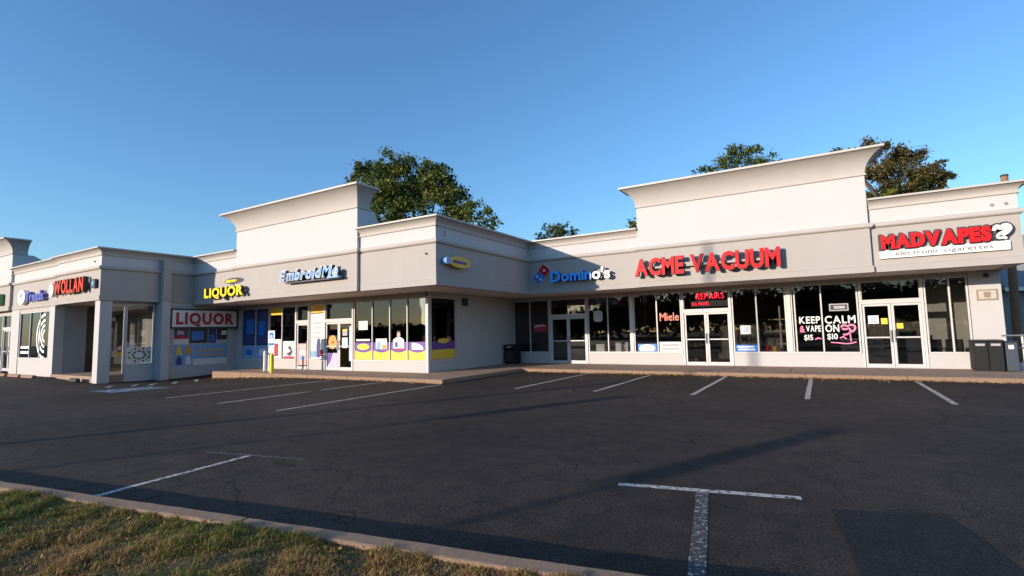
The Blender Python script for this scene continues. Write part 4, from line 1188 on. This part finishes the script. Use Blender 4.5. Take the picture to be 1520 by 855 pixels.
tree("deciduous_tree", "dark green tree top showing over the raised vacuum shop parapet", (-3.8, 35.5, 0),
     [(-3.3, 36.4, 12.8, .8), (-4.6, 36.5, 12.7, .82), (-2.2, 35.6, 11.9, .77), (-6.0, 35.6, 12.0, .63), (-1.4, 36.1, 11.6, .51), (-3.8, 34.9, 10.6, 1.93), (-4.0, 36.2, 13.2, .45), (-2.8, 35.9, 13.0, .35), (-3.5, 35.5, 9.0, 2.0)], 15000, .16, OLIVE, .34)
tree("deciduous_tree", "rusty brown and green autumn tree behind the vape shop", (4, 34, 0),
     [(3.2, 34.0, 10.7, .97), (4.4, 34.7, 10.4, .96), (5.4, 34.0, 9.4, .78), (6.0, 33.7, 9.0, .49), (1.6, 33.6, 10.9, .64), (3.7, 34.1, 9.1, 1.4), (5.1, 34.0, 8.8, 1.0), (2.8, 34.1, 11.4, .34), (3.6, 34.0, 11.3, .3), (4.5, 34.1, 10.8, .33), (5.8, 33.9, 9.8, .32), (1.3, 34.1, 11.4, .31), (4.2, 34.2, 7.8, 1.4)], 19000, .15, RUST, .40)
tree("deciduous_tree", "sliver of tree beside the left end of the raised vacuum shop parapet", (-9.8, 33, 0),
     [(-10.3, 33.1, 8.7, .27), (-9.9, 32.7, 8.0, .53), (-10.4, 32.9, 8.4, .27), (-9.4, 32.9, 7.6, .8)], 1800, .18, OLIVE, .4)
tree("shrub_tree", "bright lime young tree just above the vape shop roof line", (3.2, 31, 0),
     [(3.35, 31.0, 7.9, .40), (3.85, 31.1, 7.7, .36), (3.5, 31, 7.1, .6)], 1500, .17, LIME, .5)
# ------------------------------------------------------------------ goods inside the shops
def vacuum(x, y, label, mt):
    r = thing("upright_vacuum", label, "vacuum cleaner", (x, y, .11), "vacuum cleaners in the shop window")
    box("floor_head", x - .15, x + .15, y - .2, y + .08, .112, .22, DARKM, r, .02)
    bm = bmesh.new(); add_cyl(bm, (x, y, .2), (x, y + .12, .82), .11, .09, 12); obj("body", bm, mt, r)
    bm = bmesh.new(); add_cyl(bm, (x, y + .12, .82), (x, y + .2, 1.22), .02, .02, 8); add_cyl(bm, (x, y + .2, 1.22), (x, y + .12, 1.3), .025, .02, 8); obj("handle", bm, DARKM, r)
vacuum(-6.4, 22.2, "white upright vacuum in the pane beside the pizza shop", WHITEP)
vacuum(-2.4, 22.2, "grey upright vacuum in the pane right of the vacuum shop doors", GREYPR)
vacuum(-1.55, 22.15, "orange upright vacuum in the pane next to the vape shop", ORANGE)
vacuum(-1.9, 23.2, "red upright vacuum standing further back in the shop", REDP)
s = thing("display_stand", "tall pole stand with shelves in the vacuum shop window", "stand", (-1.35, 22.6, .11))
bm = bmesh.new(); add_cyl(bm, (-1.35, 22.6, .11), (-1.35, 22.6, 2.4), .03, .03, 8); obj("pole", bm, LIGHTIN, s)
for z in (.9, 1.4, 1.85): box("shelf", -1.75, -1.12, 22.45, 22.75, z, z + .04, TAN, s, .006)
s = thing("potted_plant", "leafy plant in an orange pot inside the vacuum shop doors", "plant", (-4.55, 22.1, .11))
bm = bmesh.new(); add_cyl(bm, (-4.55, 22.1, .112), (-4.55, 22.1, .38), .13, .18, 14); obj("pot", bm, ORANGE, s)
P = np.array([-4.55, 22.1, .95]) + rng.normal(size=(160, 3)) * np.array([.11, .11, .12]); leaves_mesh("foliage", P, .10, rng.uniform(0, 1, 160), LIME, s)
bm = bmesh.new(); add_cyl(bm, (-4.55, 22.1, .36), (-4.55, 22.1, .95), .02, .012, 6); obj("stem", bm, BARK, s)
for x, w_, h_, lb in ((-8.55, .42, .98, "white cabinet low in the pizza window, left one"), (-7.72, .30, 1.04, "white canister in the pizza window, middle one"), (-7.32, .12, 1.05, "slim white canister in the pizza window by the post")):
    s = thing("kitchen_unit", lb, "cabinet", (x, 22, .11), "white units in the pizza window")
    box("unit_body", x - w_ / 2, x + w_ / 2, 21.85, 22.25, .112, h_ - .05, WHITEP, s, .02)
    box("unit_top", x - w_ / 2 - .01, x + w_ / 2 + .01, 21.84, 22.26, h_ - .049, h_, GREYM, s, .008)
s = thing("counter", "long counter inside the pizza shop", "counter", (-9.5, 24.2, .11))
box("counter_front", -12.3, -7.3, 24.0, 24.6, .112, 1.05, LIGHTIN, s, .01); box("counter_top", -12.35, -7.25, 23.95, 24.65, 1.051, 1.1, GREYM, s, .01)
s = thing("counter", "dark counter inside the vape shop", "counter", (1.5, 24.6, .11))
box("counter_front", -.3, 3.2, 24.4, 25.0, .112, 1.0, DARKPR, s, .01); box("counter_top", -.35, 3.25, 24.35, 25.05, 1.001, 1.05, GREYM, s, .01)
for x, lb in ((3.2, "black chair low in the vape window, left one"), (3.75, "black chair low in the vape window, right one")):
    s = thing("chair", lb, "chair", (x, 22.3, .11), "black chairs in the vape shop")
    box("seat", x - .23, x + .23, 22.1, 22.55, .55, .60, BLACKM, s, .015); box("backrest", x - .23, x + .23, 22.06, 22.10, .62, 1.05, BLACKM, s, .012)
    for dx in (-.2, .2):
        for dy in (22.13, 22.52):
            bm = bmesh.new(); add_cyl(bm, (x + dx, dy, .11), (x + dx, dy, .55), .015, .015, 6); obj("leg", bm, GREYM, s)
s = thing("clothes_rail", "rail of folded shirts inside the embroidery shop", "rack", (-15, 17.5, .11))
bm = bmesh.new(); add_cyl(bm, (-16.5, 17.5, 1.6), (-13.6, 17.5, 1.6), .02, .02, 8); add_cyl(bm, (-16.5, 17.5, .11), (-16.5, 17.5, 1.6), .02, .02, 8); add_cyl(bm, (-13.6, 17.5, .11), (-13.6, 17.5, 1.6), .02, .02, 8); obj("rail", bm, GREYM, s)
for k in range(14):
    x = -16.3 + k * .2; box("shirt", x - .04, x + .04, 17.25, 17.75, .75 + .03 * (k % 3), 1.56, (NAVY, CRIMSON, GREYPR, PAPER, GREENPR)[k % 5], s, .02)
s = thing("bottle_shelf", "dark shelf unit with bottles inside the liquor shop", "shelf", (-22, 17.5, .11))
for z in (.5, 1.0, 1.5, 2.0): box("shelf_board", -24.5, -19.6, 17.4, 17.8, z, z + .04, TAN, s)
for k in range(36):
    x = -24.3 + (k % 12) * .4; z = (.54, 1.04, 1.54)[k // 12]
    bm = bmesh.new(); add_cyl(bm, (x, 17.5, z), (x, 17.5, z + .2), .045, .045, 8, True); add_cyl(bm, (x, 17.5, z + .2), (x, 17.5, z + .32), .04, .015, 8, True); obj("bottle", bm, (GREENPR, ORANGE, CRIMSON, SKYPR)[k % 4], s)

# ------------------------------------------------------------------ poles behind the viewpoint that throw the long shadows
s = thing("utility_pole", "tall wooden utility pole behind the viewpoint whose shadow crosses the lot", "pole", (-24.9, -25, 0), "utility poles")
bm = bmesh.new(); add_cyl(bm, (-24.9, -25, -.2), (-24.9, -25, 13.9), .13, .085, 12); obj("shaft", bm, WOODM, s)
bm = bmesh.new(); add_cyl(bm, (-24.9, -25, 13.9), (-24.9, -25, 13.98), .11, .08, 12); obj("pole_cap", bm, DARKM, s)
for (x, y, h_, hp, w_, lb) in ((-10.3, -12.0, 4.5, 3.6, .42, "thin roadside pole with narrow sign panel behind the viewpoint, right one"), (-16.8, -14.0, 5.5, 4.5, .46, "thin roadside pole with narrow sign panel behind the viewpoint, left one")):
    s = thing("road_sign", lb, "sign", (x, y, 0), "road signs behind the viewpoint")
    bm = bmesh.new(); add_cyl(bm, (x, y, -.2), (x, y, h_ - .02), .045, .04, 10); obj("post", bm, GREYM, s)
    box("sign_panel", x - w_ / 2, x + w_ / 2, y + .05, y + .08, hp, h_, GREYM, s, .006)
# far trees across the road, seen only as a mass in the shop windows
P = []
for k in range(120):
    x = -190 + k * 2.4 + random.uniform(-1, 1); y = -62 + random.uniform(-6, 6)
    hi = 1.0 / (1 + math.exp(-(x + 46) / 4.0))
    h_ = random.uniform(2.2, 4.2) * (1 - hi) + random.uniform(9.2, 10.2) * hi
    P.append(np.array([x, y, h_ * .5]) + rng.normal(size=(640, 3)) * np.array([1.6, 1.6, h_ * .20]))
P = np.concatenate(P); P = P[P[:, 2] > -.3]
o = leaves_mesh("far_woods", P, 1.0, np.clip(rng.normal(.3, .15, len(P)), 0, 1), leaf_mat("far_leaves", [(0, (.02, .03, .012)), (1, (.05, .06, .02))], .8, 0))
tag(o, "far row of dark trees across the road behind the viewpoint", "woods", kind="stuff")

# ------------------------------------------------------------------ grass on the verge
n = 190000
u = rng.uniform(-7.2, 1.4, n); v_ = -.155 - rng.uniform(0, 1, n) ** 1.15 * 2.1
px = KP.x + KU.x * u + KN.x * v_; py = KP.y + KU.y * u + KN.y * v_
clump = np.sin(px * 7.3 + 1.7 * np.sin(py * 5.1)) + np.sin(py * 9.1 + 2.1 * np.sin(px * 4.3)) + .9 * np.sin(px * 17 + py * 13) + .7 * np.sin(px * 29 - py * 23)
keep = rng.uniform(0, 1, n) < np.clip(.8 + .14 * clump, .5, 1)
px, py, clump = px[keep], py[keep], clump[keep]; n = len(px)
pz = .125 + .018 * np.sin(px * 2.1 + py * 1.3) + .012 * np.sin(px * 5.3 - py * 4.1)
h = rng.uniform(.02, .062, n) * np.clip(.9 + .24 * clump, .5, 1.6)
ang = rng.uniform(0, 2 * np.pi, n); lean = rng.uniform(.15, 1.25, n)
wd_ = rng.uniform(.0016, .0040, n)
dx, dy = np.cos(ang), np.sin(ang); sx_, sy_ = -dy * wd_, dx * wd_
v = np.empty((n, 5, 3))
base = np.stack([px, py, pz - .006], 1)
mid_ = base + np.stack([dx * h * lean * .35, dy * h * lean * .35, h * .62], 1)
tip = base + np.stack([dx * h * lean, dy * h * lean, h * (1.05 - .35 * lean)], 1)
sd = np.stack([sx_, sy_, np.zeros(n)], 1)
v[:, 0] = base - sd; v[:, 1] = base + sd; v[:, 2] = mid_ + sd * .8; v[:, 3] = mid_ - sd * .8; v[:, 4] = tip
me = bpy.data.meshes.new("grass")
me.vertices.add(5 * n); me.vertices.foreach_set("co", v.reshape(-1).astype(np.float32))
li = (np.arange(n)[:, None] * 5 + np.array([0, 1, 2, 3, 3, 2, 4])[None, :]).reshape(-1).astype(np.int32)
me.loops.add(7 * n); me.loops.foreach_set("vertex_index", li)
ls = (np.arange(n)[:, None] * 7 + np.array([0, 4])[None, :]).reshape(-1).astype(np.int32)
me.polygons.add(2 * n); me.polygons.foreach_set("loop_start", ls); me.polygons.foreach_set("loop_total", np.tile(np.array([4, 3], dtype=np.int32), n))
patch = np.sin(px * 2.3 + 1.1 * np.sin(py * 3.7)) * .5 + np.sin(py * 4.1 - px * 1.7) * .5
tint = np.clip(.51 + .28 * patch + rng.normal(size=n) * .26, 0, 1)
at = me.attributes.new("tint", 'FLOAT', 'POINT'); at.data.foreach_set("value", np.repeat(tint, 5).astype(np.float32))
me.update(); me.validate()
GRASS = leaf_mat("grass_blades", [(0, (.07, .12, .02)), (.35, (.15, .19, .03)), (.6, (.36, .225, .075)), (1, (.50, .27, .115))], .6, .3)
o = obj("grass", me, GRASS)
tag(o, "short dry autumn grass on the verge by the kerb", "grass", kind="stuff")

# fallen leaves along the kerbs and on the verge
P = []
def scat(n_, x0, x1, y0, y1, pw=1.0):
    for _ in range(n_):
        x = random.uniform(x0, x1); y = y1 - (y1 - y0) * random.random() ** (1.0 / 1.0) * (random.random() ** pw)
        P.append((x, y, gz(x, y) + .012 + random.uniform(0, .02)))
scat(700, -6.5, 2.2, 17.3, 18.08, 1.6); scat(160, -10.3, -6, 17.0, 18.08, 1.4); scat(120, 2, 5, 17.6, 18.08, 1.4)
scat(520, -25.3, -17, 11.3, 12.96, 1.2); scat(220, -17, -11, 12.2, 12.96, 1.4); scat(60, -24, -3, 10, 17, .6)
P = np.array(P)
o = leaves_mesh("fallen_leaves", P, .07, rng.uniform(0, 1, len(P)), leaf_mat("fallen_leaf", [(0, (.10, .05, .02)), (.5, (.28, .13, .035)), (1, (.42, .26, .06))], .8, .0), up=3)
tag(o, "brown and orange fallen leaves drifted along the kerbs", "leaves", kind="stuff")
Q = []
for _ in range(240):
    q = kp(random.uniform(-6.5, .5), -.17 - random.random() * 1.6); Q.append((q.x, q.y, vz(q.x, q.y) + random.uniform(.015, .05)))
o = leaves_mesh("fallen_leaves", np.array(Q), .032, rng.uniform(0, 1, len(Q)), MATS["fallen_leaf"], up=1.5)
tag(o, "small orange and brown leaves lying in the verge grass", "leaves", kind="stuff")

bpy.data.objects.remove(_so, do_unlink=True)
